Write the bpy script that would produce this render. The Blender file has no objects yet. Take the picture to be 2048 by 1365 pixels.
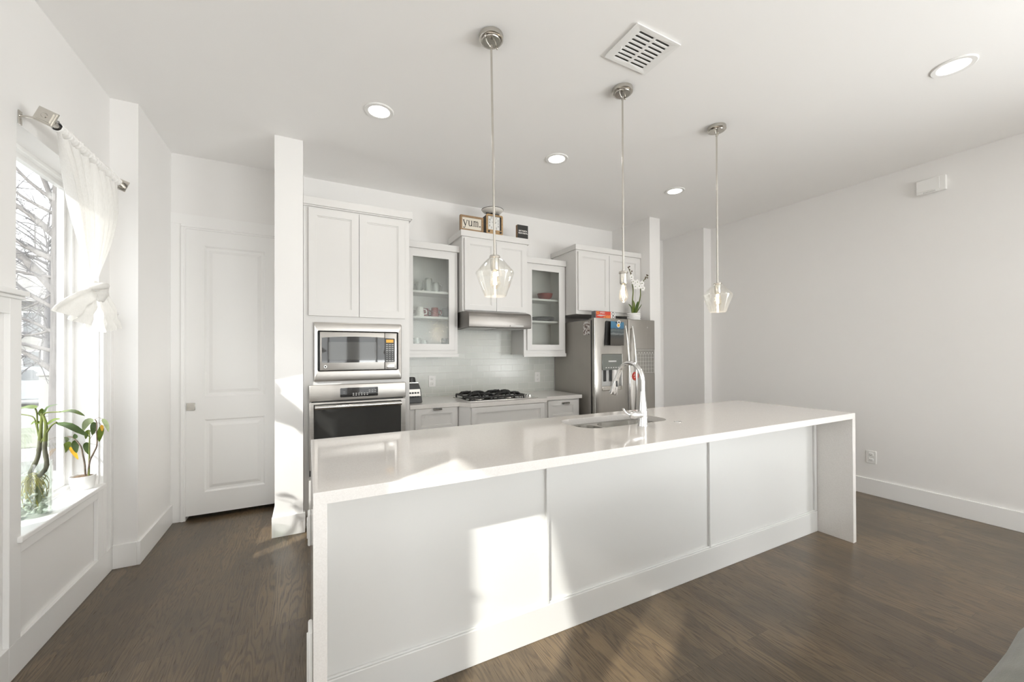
import bpy, bmesh, math, random
from mathutils import Vector, Matrix, noise
sc = bpy.context.scene
COL = sc.collection
PI = math.pi
random.seed(7)

# ------------------------------------------------------------------ camera
F_PX, YAW, CAM_H, PITCH, ROLL = 792.43, 0.4773, 1.35, 0.0056, 0.0038
fw = Vector((math.sin(YAW), math.cos(YAW), 0)); rt = Vector((math.cos(YAW), -math.sin(YAW), 0)); up = Vector((0, 0, 1))
fw, up = fw*math.cos(PITCH)+up*math.sin(PITCH), up*math.cos(PITCH)-fw*math.sin(PITCH)
rt, up = rt*math.cos(ROLL)-up*math.sin(ROLL), rt*math.sin(ROLL)+up*math.cos(ROLL)
cam = bpy.data.cameras.new('camera'); cam_o = bpy.data.objects.new('camera', cam); COL.objects.link(cam_o)
cam.sensor_width = 36.0; cam.sensor_fit = 'HORIZONTAL'; cam.lens = F_PX*36/2048
cam.shift_x = 0.0; cam.shift_y = (702.29-682.5)/2048
cam.clip_start = 0.02; cam.clip_end = 300
m = Matrix((rt, up, -fw)).transposed().to_4x4(); m.translation = (0, 0, CAM_H); cam_o.matrix_world = m
sc.camera = cam_o
# ------------------------------------------------------------------ colour management
sc.view_settings.view_transform = 'Standard'; sc.view_settings.look = 'None'
sc.view_settings.exposure = 0.33; sc.view_settings.gamma = 1.0; sc.view_settings.use_curve_mapping = False
sc.cycles.use_denoising = True
sc.cycles.max_bounces = 14; sc.cycles.diffuse_bounces = 8; sc.cycles.glossy_bounces = 6
sc.cycles.transparent_max_bounces = 24; sc.cycles.transmission_bounces = 8
sc.cycles.caustics_reflective = False; sc.cycles.caustics_refractive = False
sc.cycles.sample_clamp_indirect = 6.0
# ------------------------------------------------------------------ sky, sun, added fill lamps outside the windows behind and beside the camera
SKY, SUN_E, FILL_E, UPFILL_E, SIDE_FILL_E, CAN_E = 3.1, 5.2, 2.0, 56.0, 225.0, 1.2
w = bpy.data.worlds.new('sky'); sc.world = w; w.use_nodes = True
nt = w.node_tree; nt.nodes.clear()
wo = nt.nodes.new('ShaderNodeOutputWorld'); bg = nt.nodes.new('ShaderNodeBackground')
tc = nt.nodes.new('ShaderNodeTexCoord'); sx = nt.nodes.new('ShaderNodeSeparateXYZ'); rp = nt.nodes.new('ShaderNodeValToRGB')
rp.color_ramp.elements[0].position = 0.48; rp.color_ramp.elements[0].color = (1.0, 0.995, 0.985, 1)
rp.color_ramp.elements[1].position = 0.9; rp.color_ramp.elements[1].color = (0.86, 0.92, 1.0, 1)
mr = nt.nodes.new('ShaderNodeMapRange'); mr.inputs['From Min'].default_value = -1
nt.links.new(tc.outputs['Generated'], sx.inputs[0]); nt.links.new(sx.outputs['Z'], mr.inputs['Value'])
nt.links.new(mr.outputs[0], rp.inputs[0]); nt.links.new(rp.outputs[0], bg.inputs['Color'])
bg.inputs['Strength'].default_value = SKY; nt.links.new(bg.outputs[0], wo.inputs[0])

def light(name, kind, loc, direction, energy, color=(1, 1, 1), **kw):
    l = bpy.data.lights.new(name, kind); l.energy = energy; l.color = color
    for k, v in kw.items(): setattr(l, k, v)
    o = bpy.data.objects.new(name, l); COL.objects.link(o); o.location = loc
    o.rotation_euler = Vector(direction).to_track_quat('-Z', 'Y').to_euler(); return o
light('sun', 'SUN', (-8, -5, 8), (1.64, 1.0, -1.255), SUN_E, (1.0, 0.965, 0.91), angle=math.radians(0.9))
for (xx, ww, gg) in ((0.47, 0.95, 0.15), (1.62, 0.95, 0.9), (3.3, 1.6, 0.9)):
    light('window_skylight', 'AREA', (xx, -4.35, 1.55), (0, 1, 0.0), FILL_E*ww*gg, (0.975, 0.975, 0.985), shape='RECTANGLE', size=ww, size_y=1.9)  # added area lamp facing in, brightens the room
    light('window_groundlight', 'AREA', (xx, -4.75, 0.6), (0, 1.0, 0.9), UPFILL_E*ww*gg, (0.975, 0.975, 0.985), shape='RECTANGLE', size=ww, size_y=1.5)  # added lamp tilted upward to brighten the ceiling and lower fronts

light('window_groundlight', 'AREA', (5.35, -2.15, 0.7), (-1.0, 0.12, 0.75), SIDE_FILL_E, (0.975, 0.975, 0.985), shape='RECTANGLE', size=2.4, size_y=0.8)  # added lamp beyond the right-wall opening, brightens the left wall and ceiling
# ------------------------------------------------------------------ materials
MAT = {}
def newmat(name):
    mt = bpy.data.materials.new(name); mt.use_nodes = True; MAT[name] = mt
    n = mt.node_tree; n.nodes.clear(); out = n.nodes.new('ShaderNodeOutputMaterial'); return mt, n, out
def nd(n, t, ins=None, **props):
    x = n.nodes.new(t)
    for k, v in props.items(): setattr(x, k, v)
    for k, v in (ins or {}).items():
        if isinstance(v, bpy.types.NodeSocket): n.links.new(v, x.inputs[k])
        else: x.inputs[k].default_value = v
    return x
def c4(c): return (c[0], c[1], c[2], 1)
def ramp(n, fac, stops):
    r = nd(n, 'ShaderNodeValToRGB', {0: fac}); e = r.color_ramp.elements
    while len(e) < len(stops): e.new(0.5)
    for i, (p, c) in enumerate(stops): e[i].position = p; e[i].color = c4(c)
    return r.outputs[0]
def simple(name, col, rough=0.5, metal=0.0, spec=0.5, vary=0.03, scale=6.0, bump=0.0, bscale=60.0, coat=0.0, stretch=None, emit=None, estr=0.0, sheen=0.0):
    """principled with a gentle procedural variation of tone and an optional fine bump"""
    mt, n, out = newmat(name)
    t = nd(n, 'ShaderNodeTexCoord'); vec = t.outputs['Object']
    if stretch: vec = nd(n, 'ShaderNodeMapping', {'Vector': vec, 'Scale': stretch}).outputs[0]
    nz = nd(n, 'ShaderNodeTexNoise', {'Vector': vec, 'Scale': scale, 'Detail': 3.0})
    lo = [max(0, x*(1-vary)) for x in col]; hi = [min(1, x*(1+vary)) for x in col]
    cc = ramp(n, nz.outputs['Fac'], [(0.3, lo), (0.7, hi)])
    b = nd(n, 'ShaderNodeBsdfPrincipled', {'Base Color': cc, 'Roughness': rough, 'Metallic': metal, 'Specular IOR Level': spec, 'Coat Weight': coat, 'Sheen Weight': sheen})
    if emit: b.inputs['Emission Color'].default_value = c4(emit); b.inputs['Emission Strength'].default_value = estr
    if bump:
        nb = nd(n, 'ShaderNodeTexNoise', {'Vector': vec, 'Scale': bscale, 'Detail': 4.0})
        bp = nd(n, 'ShaderNodeBump', {'Height': nb.outputs['Fac'], 'Strength': bump, 'Distance': 0.002})
        n.links.new(bp.outputs[0], b.inputs['Normal'])
    n.links.new(b.outputs[0], out.inputs[0]); return mt
def thin_glass(name, tint, gloss=1.0, rough=0.0, ior=1.45, bump=0.0, bscale=60.0, body=0.0, bodycol=(0.9, 0.9, 0.9)):
    """thin clear pane: straight transmission plus a fresnel reflection, an optional faint body and ripple"""
    mt, n, out = newmat(name)
    tr = nd(n, 'ShaderNodeBsdfTransparent', {'Color': c4(tint)})
    gl = nd(n, 'ShaderNodeBsdfGlossy', {'Color': (1, 1, 1, 1), 'Roughness': rough})
    lw = nd(n, 'ShaderNodeLayerWeight', {'Blend': 0.5})
    f0 = ((ior-1)/(ior+1))**2*2
    pw = nd(n, 'ShaderNodeMath', {0: lw.outputs['Facing'], 1: 4.0}, operation='POWER')
    fr = nd(n, 'ShaderNodeMath', {0: pw.outputs[0], 1: 0.75, 2: f0}, operation='MULTIPLY_ADD')
    if bump:
        t = nd(n, 'ShaderNodeTexCoord')
        nb = nd(n, 'ShaderNodeTexVoronoi', {'Vector': t.outputs['Object'], 'Scale': bscale}, feature='SMOOTH_F1')
        bp = nd(n, 'ShaderNodeBump', {'Height': nb.outputs['Distance'], 'Strength': bump, 'Distance': 0.004})
        n.links.new(bp.outputs[0], gl.inputs['Normal']); n.links.new(bp.outputs[0], lw.inputs['Normal'])
    k = nd(n, 'ShaderNodeMath', {0: fr.outputs[0], 1: gloss}, operation='MULTIPLY', use_clamp=True)
    sh = nd(n, 'ShaderNodeMixShader', {0: k.outputs[0], 1: tr.outputs[0], 2: gl.outputs[0]}).outputs[0]
    if body:
        df = nd(n, 'ShaderNodeBsdfDiffuse', {'Color': c4(bodycol)})
        sh = nd(n, 'ShaderNodeMixShader', {0: body, 1: sh, 2: df.outputs[0]}).outputs[0]
    n.links.new(sh, out.inputs[0]); return mt

simple('wall_paint', (0.83, 0.82, 0.808), 0.6, vary=0.008, scale=1.5, bump=0.05, bscale=180, spec=0.3)
simple('ceiling_paint', (0.9, 0.892, 0.882), 0.7, vary=0.006, scale=1.2, bump=0.05, bscale=150, spec=0.2)
simple('trim_paint', (0.85, 0.845, 0.835), 0.32, vary=0.006, scale=2, spec=0.4)
simple('cabinet_paint', (0.7, 0.69, 0.676), 0.36, vary=0.006, scale=2, spec=0.4)
simple('island_paint', (0.725, 0.725, 0.712), 0.4, vary=0.006, scale=2, spec=0.4)
simple('dark_gap', (0.05, 0.045, 0.04), 0.8)
simple('stainless', (0.52, 0.50, 0.475), 0.40, 1.0, vary=0.05, scale=3, bump=0.03, bscale=40, stretch=(1.5, 40, 40))
simple('stainless_fridge', (0.47, 0.45, 0.42), 0.3, 1.0, vary=0.03, scale=3, bump=0.03, bscale=40, stretch=(40, 40, 1.2))
simple('fridge_side', (0.36, 0.34, 0.31), 0.45, 0.3, vary=0.03, bump=0.05, bscale=300)
simple('bright_steel', (0.74, 0.73, 0.71), 0.16, 1.0, vary=0.03)
simple('nickel', (0.60, 0.575, 0.53), 0.22, 1.0, vary=0.04, scale=20)
simple('chrome', (0.84, 0.84, 0.84), 0.05, 1.0, vary=0.01)
simple('black_plastic', (0.02, 0.02, 0.021), 0.35)
simple('black_glass', (0.012, 0.012, 0.013), 0.03, spec=0.8, vary=0.0)
simple('smoked_glass', (0.055, 0.055, 0.052), 0.04, spec=0.9, vary=0.0)
simple('oven_glass', (0.03, 0.03, 0.029), 0.03, spec=1.0, vary=0.0)
simple('cast_iron', (0.02, 0.02, 0.02), 0.5, vary=0.2, scale=30, bump=0.2)
simple('cook_glass', (0.035, 0.033, 0.03), 0.08, spec=0.6)
simple('white_plastic', (0.84, 0.835, 0.82), 0.35, vary=0.005)
simple('grey_plastic', (0.55, 0.55, 0.54), 0.4)
simple('amber_display', (0.5, 0.25, 0.03), 0.4, emit=(1.0, 0.5, 0.06), estr=0.35)
simple('mug_white', (0.82, 0.81, 0.79), 0.2)
simple('mug_red', (0.20, 0.022, 0.02), 0.22, vary=0.1)
simple('bowl_red', (0.21, 0.026, 0.02), 0.25, vary=0.1)
simple('plate_dark', (0.055, 0.055, 0.06), 0.2, vary=0.1)
simple('plate_white', (0.8, 0.8, 0.78), 0.2)
simple('cup_dark', (0.09, 0.095, 0.085), 0.3, vary=0.3, scale=40)
simple('frame_wood', (0.30, 0.19, 0.10), 0.55, vary=0.25, scale=5, stretch=(3, 40, 40), bump=0.2)
simple('frame_wood_light', (0.42, 0.27, 0.13), 0.5, vary=0.25, scale=5, stretch=(3, 40, 40), bump=0.2)
simple('sign_paper', (0.74, 0.69, 0.60), 0.8, vary=0.05)
simple('ink', (0.025, 0.023, 0.02), 0.7)
simple('sign_black', (0.028, 0.027, 0.025), 0.6)
simple('sign_white', (0.85, 0.84, 0.81), 0.7)
simple('enamel', (0.74, 0.72, 0.68), 0.3)
simple('clock_face', (0.72, 0.72, 0.70), 0.5, vary=0.03, scale=20)
simple('leaf_green', (0.115, 0.165, 0.018), 0.4, vary=0.3, scale=25, spec=0.4)
simple('leaf_dark', (0.062, 0.105, 0.022), 0.38, vary=0.3, scale=25, spec=0.4)
simple('leaf_pale', (0.26, 0.31, 0.17), 0.4, vary=0.2, scale=25)
simple('leaf_yellow', (0.66, 0.36, 0.02), 0.5, vary=0.25, scale=25)
simple('stem_green', (0.13, 0.155, 0.035), 0.5, vary=0.35, scale=18)
simple('stem_grey', (0.115, 0.115, 0.075), 0.6, vary=0.4, scale=25, bump=0.3)
simple('stem_brown', (0.12, 0.09, 0.065), 0.7, vary=0.4, scale=40, bump=0.3)
simple('root', (0.36, 0.31, 0.025), 0.55, vary=0.35, scale=30)
simple('soil', (0.16, 0.11, 0.07), 0.95, vary=0.5, scale=90, bump=0.6)
simple('pebble', (0.55, 0.60, 0.52), 0.25, vary=0.3, scale=20)
simple('ceramic_white', (0.83, 0.825, 0.81), 0.35, vary=0.01)
simple('petal', (0.86, 0.85, 0.83), 0.5, vary=0.03)
simple('bud', (0.12, 0.08, 0.05), 0.6)
simple('toy_red', (0.62, 0.06, 0.03), 0.4)
simple('toy_orange', (0.75, 0.20, 0.05), 0.4, vary=0.4, scale=30)
simple('toy_grey', (0.16, 0.165, 0.17), 0.4, vary=0.3, scale=30)
simple('toy_white', (0.80, 0.78, 0.76), 0.4)
simple('toy_yellow', (0.85, 0.6, 0.05), 0.4)
simple('magnet_red', (0.62, 0.05, 0.03), 0.35)
simple('magnet_yellow', (0.80, 0.42, 0.03), 0.4)
simple('sofa_cloth', (0.15, 0.148, 0.125), 0.85, vary=0.12, scale=14, bump=0.5, bscale=350, sheen=0.3)
simple('bark', (0.13, 0.12, 0.115), 0.9, vary=0.25, scale=9, stretch=(4, 4, 0.6), bump=0.6, bscale=20)
simple('twig', (0.11, 0.105, 0.11), 0.9, vary=0.15)
simple('concrete', (0.27, 0.26, 0.25), 0.9, vary=0.05, scale=1.2)
simple('lawn', (0.19, 0.20, 0.15), 0.95, vary=0.15, scale=2.5)
simple('siding', (0.27, 0.265, 0.25), 0.8, vary=0.05)
simple('roof_grey', (0.2, 0.19, 0.18), 0.9, vary=0.1)
simple('house_glass', (0.15, 0.16, 0.17), 0.1)
simple('car_paint', (0.32, 0.34, 0.36), 0.25, vary=0.02)
simple('tyre', (0.06, 0.06, 0.06), 0.8)
simple('hedge', (0.15, 0.17, 0.12), 0.9, vary=0.3, scale=14, bump=0.8)
simple('foil', (0.55, 0.52, 0.46), 0.4)
simple('lamp_diffuser', (0.9, 0.9, 0.88), 0.5, emit=(1.0, 0.955, 0.89), estr=3.2)
simple('bulb_filament', (1, 0.8, 0.5), 0.5, emit=(1.0, 0.80, 0.52), estr=55.0)
thin_glass('window_glass', (0.97, 0.98, 0.975), 0.7)
thin_glass('shade_glass', (0.96, 0.965, 0.96), 1.3, ior=1.5, body=0.03)
thin_glass('bulb_glass', (1.0, 0.97, 0.92), 1.0, ior=1.45, body=0.02)
thin_glass('rain_glass', (0.90, 0.915, 0.90), 0.5, rough=0.08, ior=1.5, bump=0.12, bscale=110)
thin_glass('drink_glass', (0.90, 0.91, 0.90), 1.6, ior=1.5, body=0.06)
thin_glass('vase_glass', (0.96, 0.98, 0.965), 1.3, ior=1.5, body=0.02)
thin_glass('water', (0.95, 0.975, 0.94), 0.8, ior=1.33, body=0.02)
simple('dispenser_face', (0.17, 0.18, 0.165), 0.12)
simple('double_cloth', (0.90, 0.89, 0.87), 0.9, vary=0.02, scale=60)
simple('hood_steel', (0.29, 0.275, 0.26), 0.42, 1.0, vary=0.04, scale=3, bump=0.03, bscale=40, stretch=(1.5, 40, 40))
simple('duct_grey', (0.13, 0.135, 0.125), 0.7)
thin_glass('acrylic', (0.93, 0.93, 0.92), 0.8, body=0.03)

def mat_quartz():
    mt, n, out = newmat('quartz')
    t = nd(n, 'ShaderNodeTexCoord')
    v = nd(n, 'ShaderNodeTexVoronoi', {'Vector': t.outputs['Object'], 'Scale': 260.0})
    a = ramp(n, v.outputs['Color'], [(0.0, (0.71, 0.685, 0.658)), (0.6, (0.755, 0.73, 0.705)), (1.0, (0.78, 0.76, 0.735))])
    b = nd(n, 'ShaderNodeBsdfPrincipled', {'Base Color': a, 'Roughness': 0.07, 'Specular IOR Level': 0.62})
    n.links.new(b.outputs[0], out.inputs[0])
mat_quartz()
def mat_floor():
    mt, n, out = newmat('oak_floor')
    t = nd(n, 'ShaderNodeTexCoord'); s = nd(n, 'ShaderNodeSeparateXYZ', {0: t.outputs['Object']})
    v = nd(n, 'ShaderNodeCombineXYZ', {0: s.outputs['Y'], 1: s.outputs['X'], 2: 0.0}).outputs[0]
    def brick(c1, c2, mort):
        return nd(n, 'ShaderNodeTexBrick', {'Vector': v, 'Color1': c4(c1), 'Color2': c4(c2), 'Mortar': c4(mort), 'Scale': 1.0, 'Mortar Size': 0.0009, 'Mortar Smooth': 0.2, 'Bias': 0.0, 'Brick Width': 1.15, 'Row Height': 0.083}, offset=0.37, offset_frequency=3)
    rnd = brick((0, 0, 0), (1, 1, 1), (0.5, 0.5, 0.5)).outputs['Color']
    k = nd(n, 'ShaderNodeMath', {0: rnd, 1: 37.0}, operation='MULTIPLY').outputs[0]
    # cathedral grain: bands across the board, bent along it, shifted from board to board
    vm = nd(n, 'ShaderNodeMapping', {'Vector': v, 'Scale': (1.1, 9.0, 1.0)}).outputs[0]
    va = nd(n, 'ShaderNodeVectorMath', {0: vm, 1: nd(n, 'ShaderNodeCombineXYZ', {0: k, 1: k, 2: k}).outputs[0]}, operation='ADD').outputs[0]
    big = nd(n, 'ShaderNodeTexNoise', {'Vector': va, 'Scale': 1.3, 'Detail': 1.5, 'Roughness': 0.5}).outputs['Fac']
    rings = nd(n, 'ShaderNodeMath', {0: big, 1: 95.0}, operation='MULTIPLY').outputs[0]
    rings = nd(n, 'ShaderNodeMath', {0: nd(n, 'ShaderNodeMath', {0: rings}, operation='SINE').outputs[0], 1: 0.5, 2: 0.5}, operation='MULTIPLY_ADD').outputs[0]
    fm = nd(n, 'ShaderNodeMapping', {'Vector': va, 'Scale': (3.0, 14.0, 1.0)}).outputs[0]
    fine = nd(n, 'ShaderNodeTexNoise', {'Vector': fm, 'Scale': 3.5, 'Detail': 5.0, 'Roughness': 0.65}).outputs['Fac']
    blot = nd(n, 'ShaderNodeTexNoise', {'Vector': t.outputs['Object'], 'Scale': 2.2, 'Detail': 3.0}).outputs['Fac']
    tone = brick((0.066, 0.045, 0.026), (0.165, 0.116, 0.066), (0.025, 0.017, 0.011)).outputs['Color']
    dark = nd(n, 'ShaderNodeMix', {'Factor': nd(n, 'ShaderNodeMapRange', {0: rings, 1: 0.5, 2: 0.95, 3: 0.0, 4: 0.75}).outputs[0], 'A': tone, 'B': c4((0.038, 0.027, 0.019))}, data_type='RGBA')
    dark.inputs[6].default_value = (0, 0, 0, 1); n.links.new(tone, dark.inputs[6]); dark.inputs[7].default_value = c4((0.038, 0.026, 0.016))
    fac2 = nd(n, 'ShaderNodeMapRange', {0: fine, 1: 0.4, 2: 0.75, 3: 0.0, 4: 0.55}).outputs[0]
    lite = nd(n, 'ShaderNodeMix', {0: fac2}, data_type='RGBA'); n.links.new(dark.outputs[2], lite.inputs[6]); lite.inputs[7].default_value = c4((0.27, 0.185, 0.10))
    fac3 = nd(n, 'ShaderNodeMapRange', {0: blot, 1: 0.38, 2: 0.66, 3: 0.0, 4: 0.6}).outputs[0]
    fin = nd(n, 'ShaderNodeMix', {0: fac3}, data_type='RGBA'); n.links.new(lite.outputs[2], fin.inputs[6]); fin.inputs[7].default_value = c4((0.070, 0.054, 0.036))
    hgt = nd(n, 'ShaderNodeMath', {0: fine, 1: rings}, operation='SUBTRACT').outputs[0]
    bp = nd(n, 'ShaderNodeBump', {'Height': hgt, 'Strength': 0.12, 'Distance': 0.001})
    rg = nd(n, 'ShaderNodeMapRange', {0: fine, 1: 0.2, 2: 0.8, 3: 0.24, 4: 0.36}).outputs[0]
    b = nd(n, 'ShaderNodeBsdfPrincipled', {'Base Color': fin.outputs[2], 'Roughness': rg, 'Specular IOR Level': 0.5, 'Coat Weight': 0.2, 'Coat Roughness': 0.14, 'Normal': bp.outputs[0]})
    n.links.new(b.outputs[0], out.inputs[0])
mat_floor()
def mat_tile():
    mt, n, out = newmat('subway_tile')
    t = nd(n, 'ShaderNodeTexCoord'); s = nd(n, 'ShaderNodeSeparateXYZ', {0: t.outputs['Object']})
    v = nd(n, 'ShaderNodeCombineXYZ', {0: s.outputs['X'], 1: s.outputs['Z'], 2: 0.0}).outputs[0]
    br = nd(n, 'ShaderNodeTexBrick', {'Vector': v, 'Color1': c4((0.60, 0.62, 0.585)), 'Color2': c4((0.64, 0.655, 0.62)), 'Mortar': c4((0.80, 0.79, 0.77)), 'Scale': 1.0, 'Mortar Size': 0.0022, 'Mortar Smooth': 0.6, 'Bias': 0.0, 'Brick Width': 0.146, 'Row Height': 0.0715}, offset=0.5)
    wob = nd(n, 'ShaderNodeTexNoise', {'Vector': t.outputs['Object'], 'Scale': 14.0, 'Detail': 1.0})
    h = nd(n, 'ShaderNodeMath', {0: wob.outputs['Fac'], 1: 0.25, 2: nd(n, 'ShaderNodeMath', {0: br.outputs['Fac'], 1: -1.0}, operation='MULTIPLY').outputs[0]}, operation='MULTIPLY_ADD')
    bp = nd(n, 'ShaderNodeBump', {'Height': h.outputs[0], 'Strength': 0.5, 'Distance': 0.002})
    b = nd(n, 'ShaderNodeBsdfPrincipled', {'Base Color': br.outputs['Color'], 'Roughness': 0.2, 'Normal': bp.outputs[0], 'Specular IOR Level': 0.4})
    n.links.new(b.outputs[0], out.inputs[0])
mat_tile()
def mat_cloth():
    mt, n, out = newmat('sheer_cloth')
    t = nd(n, 'ShaderNodeTexCoord')
    wv = nd(n, 'ShaderNodeTexNoise', {'Vector': nd(n, 'ShaderNodeMapping', {'Vector': t.outputs['Object'], 'Scale': (60, 60, 6)}).outputs[0], 'Scale': 4.0, 'Detail': 2.0})
    cc = ramp(n, wv.outputs['Fac'], [(0.3, (0.82, 0.81, 0.79)), (0.7, (0.88, 0.87, 0.85))])
    d = nd(n, 'ShaderNodeBsdfDiffuse', {'Color': cc}); tl = nd(n, 'ShaderNodeBsdfTranslucent', {'Color': c4((0.85, 0.84, 0.81))})
    tr = nd(n, 'ShaderNodeBsdfTransparent', {'Color': c4((0.96, 0.95, 0.93))})
    a = nd(n, 'ShaderNodeMixShader', {0: 0.16, 1: d.outputs[0], 2: tl.outputs[0]})
    b = nd(n, 'ShaderNodeMixShader', {0: 0.10, 1: a.outputs[0], 2: tr.outputs[0]})
    n.links.new(b.outputs[0], out.inputs[0])
mat_cloth()
def mat_seaprint():
    """printed photograph of a grey sea and shore under a plain blue heading"""
    mt, n, out = newmat('sea_print')
    t = nd(n, 'ShaderNodeTexCoord'); s = nd(n, 'ShaderNodeSeparateXYZ', {0: t.outputs['Generated']})
    nz = nd(n, 'ShaderNodeTexNoise', {'Vector': nd(n, 'ShaderNodeMapping', {'Vector': t.outputs['Generated'], 'Scale': (3, 1, 9)}).outputs[0], 'Scale': 2.0, 'Detail': 6.0, 'Roughness': 0.7})
    zz = nd(n, 'ShaderNodeMath', {0: nz.outputs['Fac'], 1: 0.22, 2: s.outputs['Z']}, operation='MULTIPLY_ADD').outputs[0]
    c = ramp(n, zz, [(0.0, (0.06, 0.052, 0.045)), (0.35, (0.075, 0.068, 0.06)), (0.52, (0.05, 0.055, 0.055)), (0.60, (0.20, 0.22, 0.22)), (0.64, (0.06, 0.075, 0.08)), (0.76, (0.13, 0.15, 0.155)), (0.79, (0.05, 0.06, 0.065)), (0.83, (0.045, 0.15, 0.26)), (1.0, (0.07, 0.20, 0.32))])
    b = nd(n, 'ShaderNodeBsdfPrincipled', {'Base Color': c, 'Roughness': 0.35})
    n.links.new(b.outputs[0], out.inputs[0])
mat_seaprint()
def mat_snap():
    mt, n, out = newmat('snapshot_print')
    t = nd(n, 'ShaderNodeTexCoord')
    nz = nd(n, 'ShaderNodeTexNoise', {'Vector': t.outputs['Object'], 'Scale': 45.0, 'Detail': 3.0})
    c = ramp(n, nz.outputs['Fac'], [(0.36, (0.06, 0.05, 0.07)), (0.44, (0.30, 0.20, 0.15)), (0.5, (0.55, 0.54, 0.53)), (0.62, (0.75, 0.74, 0.73))])
    b = nd(n, 'ShaderNodeBsdfPrincipled', {'Base Color': c, 'Roughness': 0.4}); n.links.new(b.outputs[0], out.inputs[0])
mat_snap()

# ------------------------------------------------------------------ geometry helpers
WO = {}                      # world offset of every object that owns parts
class MB:
    def __init__(s): s.v = []; s.f = []; s.mi = []; s.m = 0
    def add(s, vs, fs):
        o = len(s.v); s.v += [Vector(p) for p in vs]; s.f += [[i+o for i in f] for f in fs]; s.mi += [s.m]*len(fs); return s
    def box(s, x0, x1, y0, y1, z0, z1, b=0.0, seg=2):
        x0, x1 = min(x0, x1), max(x0, x1); y0, y1 = min(y0, y1), max(y0, y1); z0, z1 = min(z0, z1), max(z0, z1)
        vs = [(x, y, z) for x in (x0, x1) for y in (y0, y1) for z in (z0, z1)]
        fs = [(0, 1, 3, 2), (4, 6, 7, 5), (0, 4, 5, 1), (2, 3, 7, 6), (0, 2, 6, 4), (1, 5, 7, 3)]
        if b <= 0: return s.add(vs, fs)
        b = min(b, 0.45*min(x1-x0, y1-y0, z1-z0))
        bm = bmesh.new(); bv = [bm.verts.new(p) for p in vs]
        for f in fs: bm.faces.new([bv[i] for i in f])
        bmesh.ops.bevel(bm, geom=list(bm.edges), offset=b, segments=seg, profile=0.5, affect='EDGES')
        bm.verts.index_update(); s.add([v.co.copy() for v in bm.verts], [[v.index for v in f.verts] for f in bm.faces]); bm.free(); return s
    def prism(s, poly, axis, a0, a1, holes=(), b=0.0):
        """2-D polygon (with holes) pushed along an axis; the two other axes keep their order x<y<z"""
        def P(p, a):
            return {'x': (a, p[0], p[1]), 'y': (p[0], a, p[1]), 'z': (p[0], p[1], a)}[axis]
        bm = bmesh.new(); E = []
        for lp in [poly]+list(holes):
            vs = [bm.verts.new(P(p, a0)) for p in lp]
            for i in range(len(vs)): E.append(bm.edges.new((vs[i], vs[(i+1) % len(vs)])))
        if holes: bmesh.ops.triangle_fill(bm, edges=E, use_beauty=True)
        else: bm.faces.new([v for v in bm.verts])
        g = bmesh.ops.extrude_face_region(bm, geom=list(bm.faces))
        dv = Vector(P((0, 0), a1))-Vector(P((0, 0), a0))
        bmesh.ops.translate(bm, vec=dv, verts=[e for e in g['geom'] if isinstance(e, bmesh.types.BMVert)])
        bmesh.ops.recalc_face_normals(bm, faces=list(bm.faces))
        if b > 0:
            ed = [e for e in bm.edges if len(e.link_faces) == 2 and e.calc_face_angle(0) > 0.6]
            bmesh.ops.bevel(bm, geom=ed, offset=b, segments=2, profile=0.5, affect='EDGES')
        bm.verts.index_update(); s.add([v.co.copy() for v in bm.verts], [[v.index for v in f.verts] for f in bm.faces]); bm.free(); return s
    def lathe(s, prof, c, seg=28, axis='z', sx=1.0, sy=1.0, closed=False):
        n = len(prof); vs = []; fs = []
        for (r, z) in prof:
            for k in range(seg):
                a = 2*PI*k/seg; p = (r*math.cos(a)*sx, r*math.sin(a)*sy, z)
                if axis == 'y': p = (p[0], p[2], p[1])
                if axis == 'x': p = (p[2], p[0], p[1])
                vs.append((p[0]+c[0], p[1]+c[1], p[2]+c[2]))
        last = n if closed else n-1
        for i in range(last):
            j = (i+1) % n
            for k in range(seg):
                fs.append((i*seg+k, i*seg+(k+1) % seg, j*seg+(k+1) % seg, j*seg+k))
        if not closed:
            if prof[0][0] > 1e-6: fs.append(tuple(range(seg))[::-1])
            if prof[-1][0] > 1e-6: fs.append(tuple((n-1)*seg+k for k in range(seg)))
        return s.add(vs, fs)
    def tube(s, pts, r, seg=10, caps=True, ry=None):
        pts = [Vector(p) for p in pts]; n = len(pts); rs = r if isinstance(r, (list, tuple)) else [r]*n
        ref = None; vs = []; fs = []
        for i, p in enumerate(pts):
            t = (pts[min(i+1, n-1)]-pts[max(i-1, 0)]).normalized()
            if ref is None:
                ref = Vector((0, 0, 1)) if abs(t.z) < 0.9 else Vector((0, 1, 0))
            a = t.cross(ref)
            if a.length < 1e-4: a = t.cross(Vector((1, 0, 0)))
            a.normalize(); b = a.cross(t).normalized(); ref = b
            for k in range(seg):
                q = 2*PI*k/seg; vs.append(p+a*math.cos(q)*rs[i]+b*math.sin(q)*(ry if ry else rs[i]))
        for i in range(n-1):
            for k in range(seg): fs.append((i*seg+k, i*seg+(k+1) % seg, (i+1)*seg+(k+1) % seg, (i+1)*seg+k))
        if caps: fs.append(tuple(range(seg))[::-1]); fs.append(tuple((n-1)*seg+k for k in range(seg)))
        return s.add(vs, fs)
    def ball(s, c, r, seg=14, rz=None, rings=8):
        rz = rz or r
        return s.lathe([(max(1e-7, r*math.sin(PI*i/rings)), -rz*math.cos(PI*i/rings)) for i in range(rings+1)], c, seg)
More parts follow.
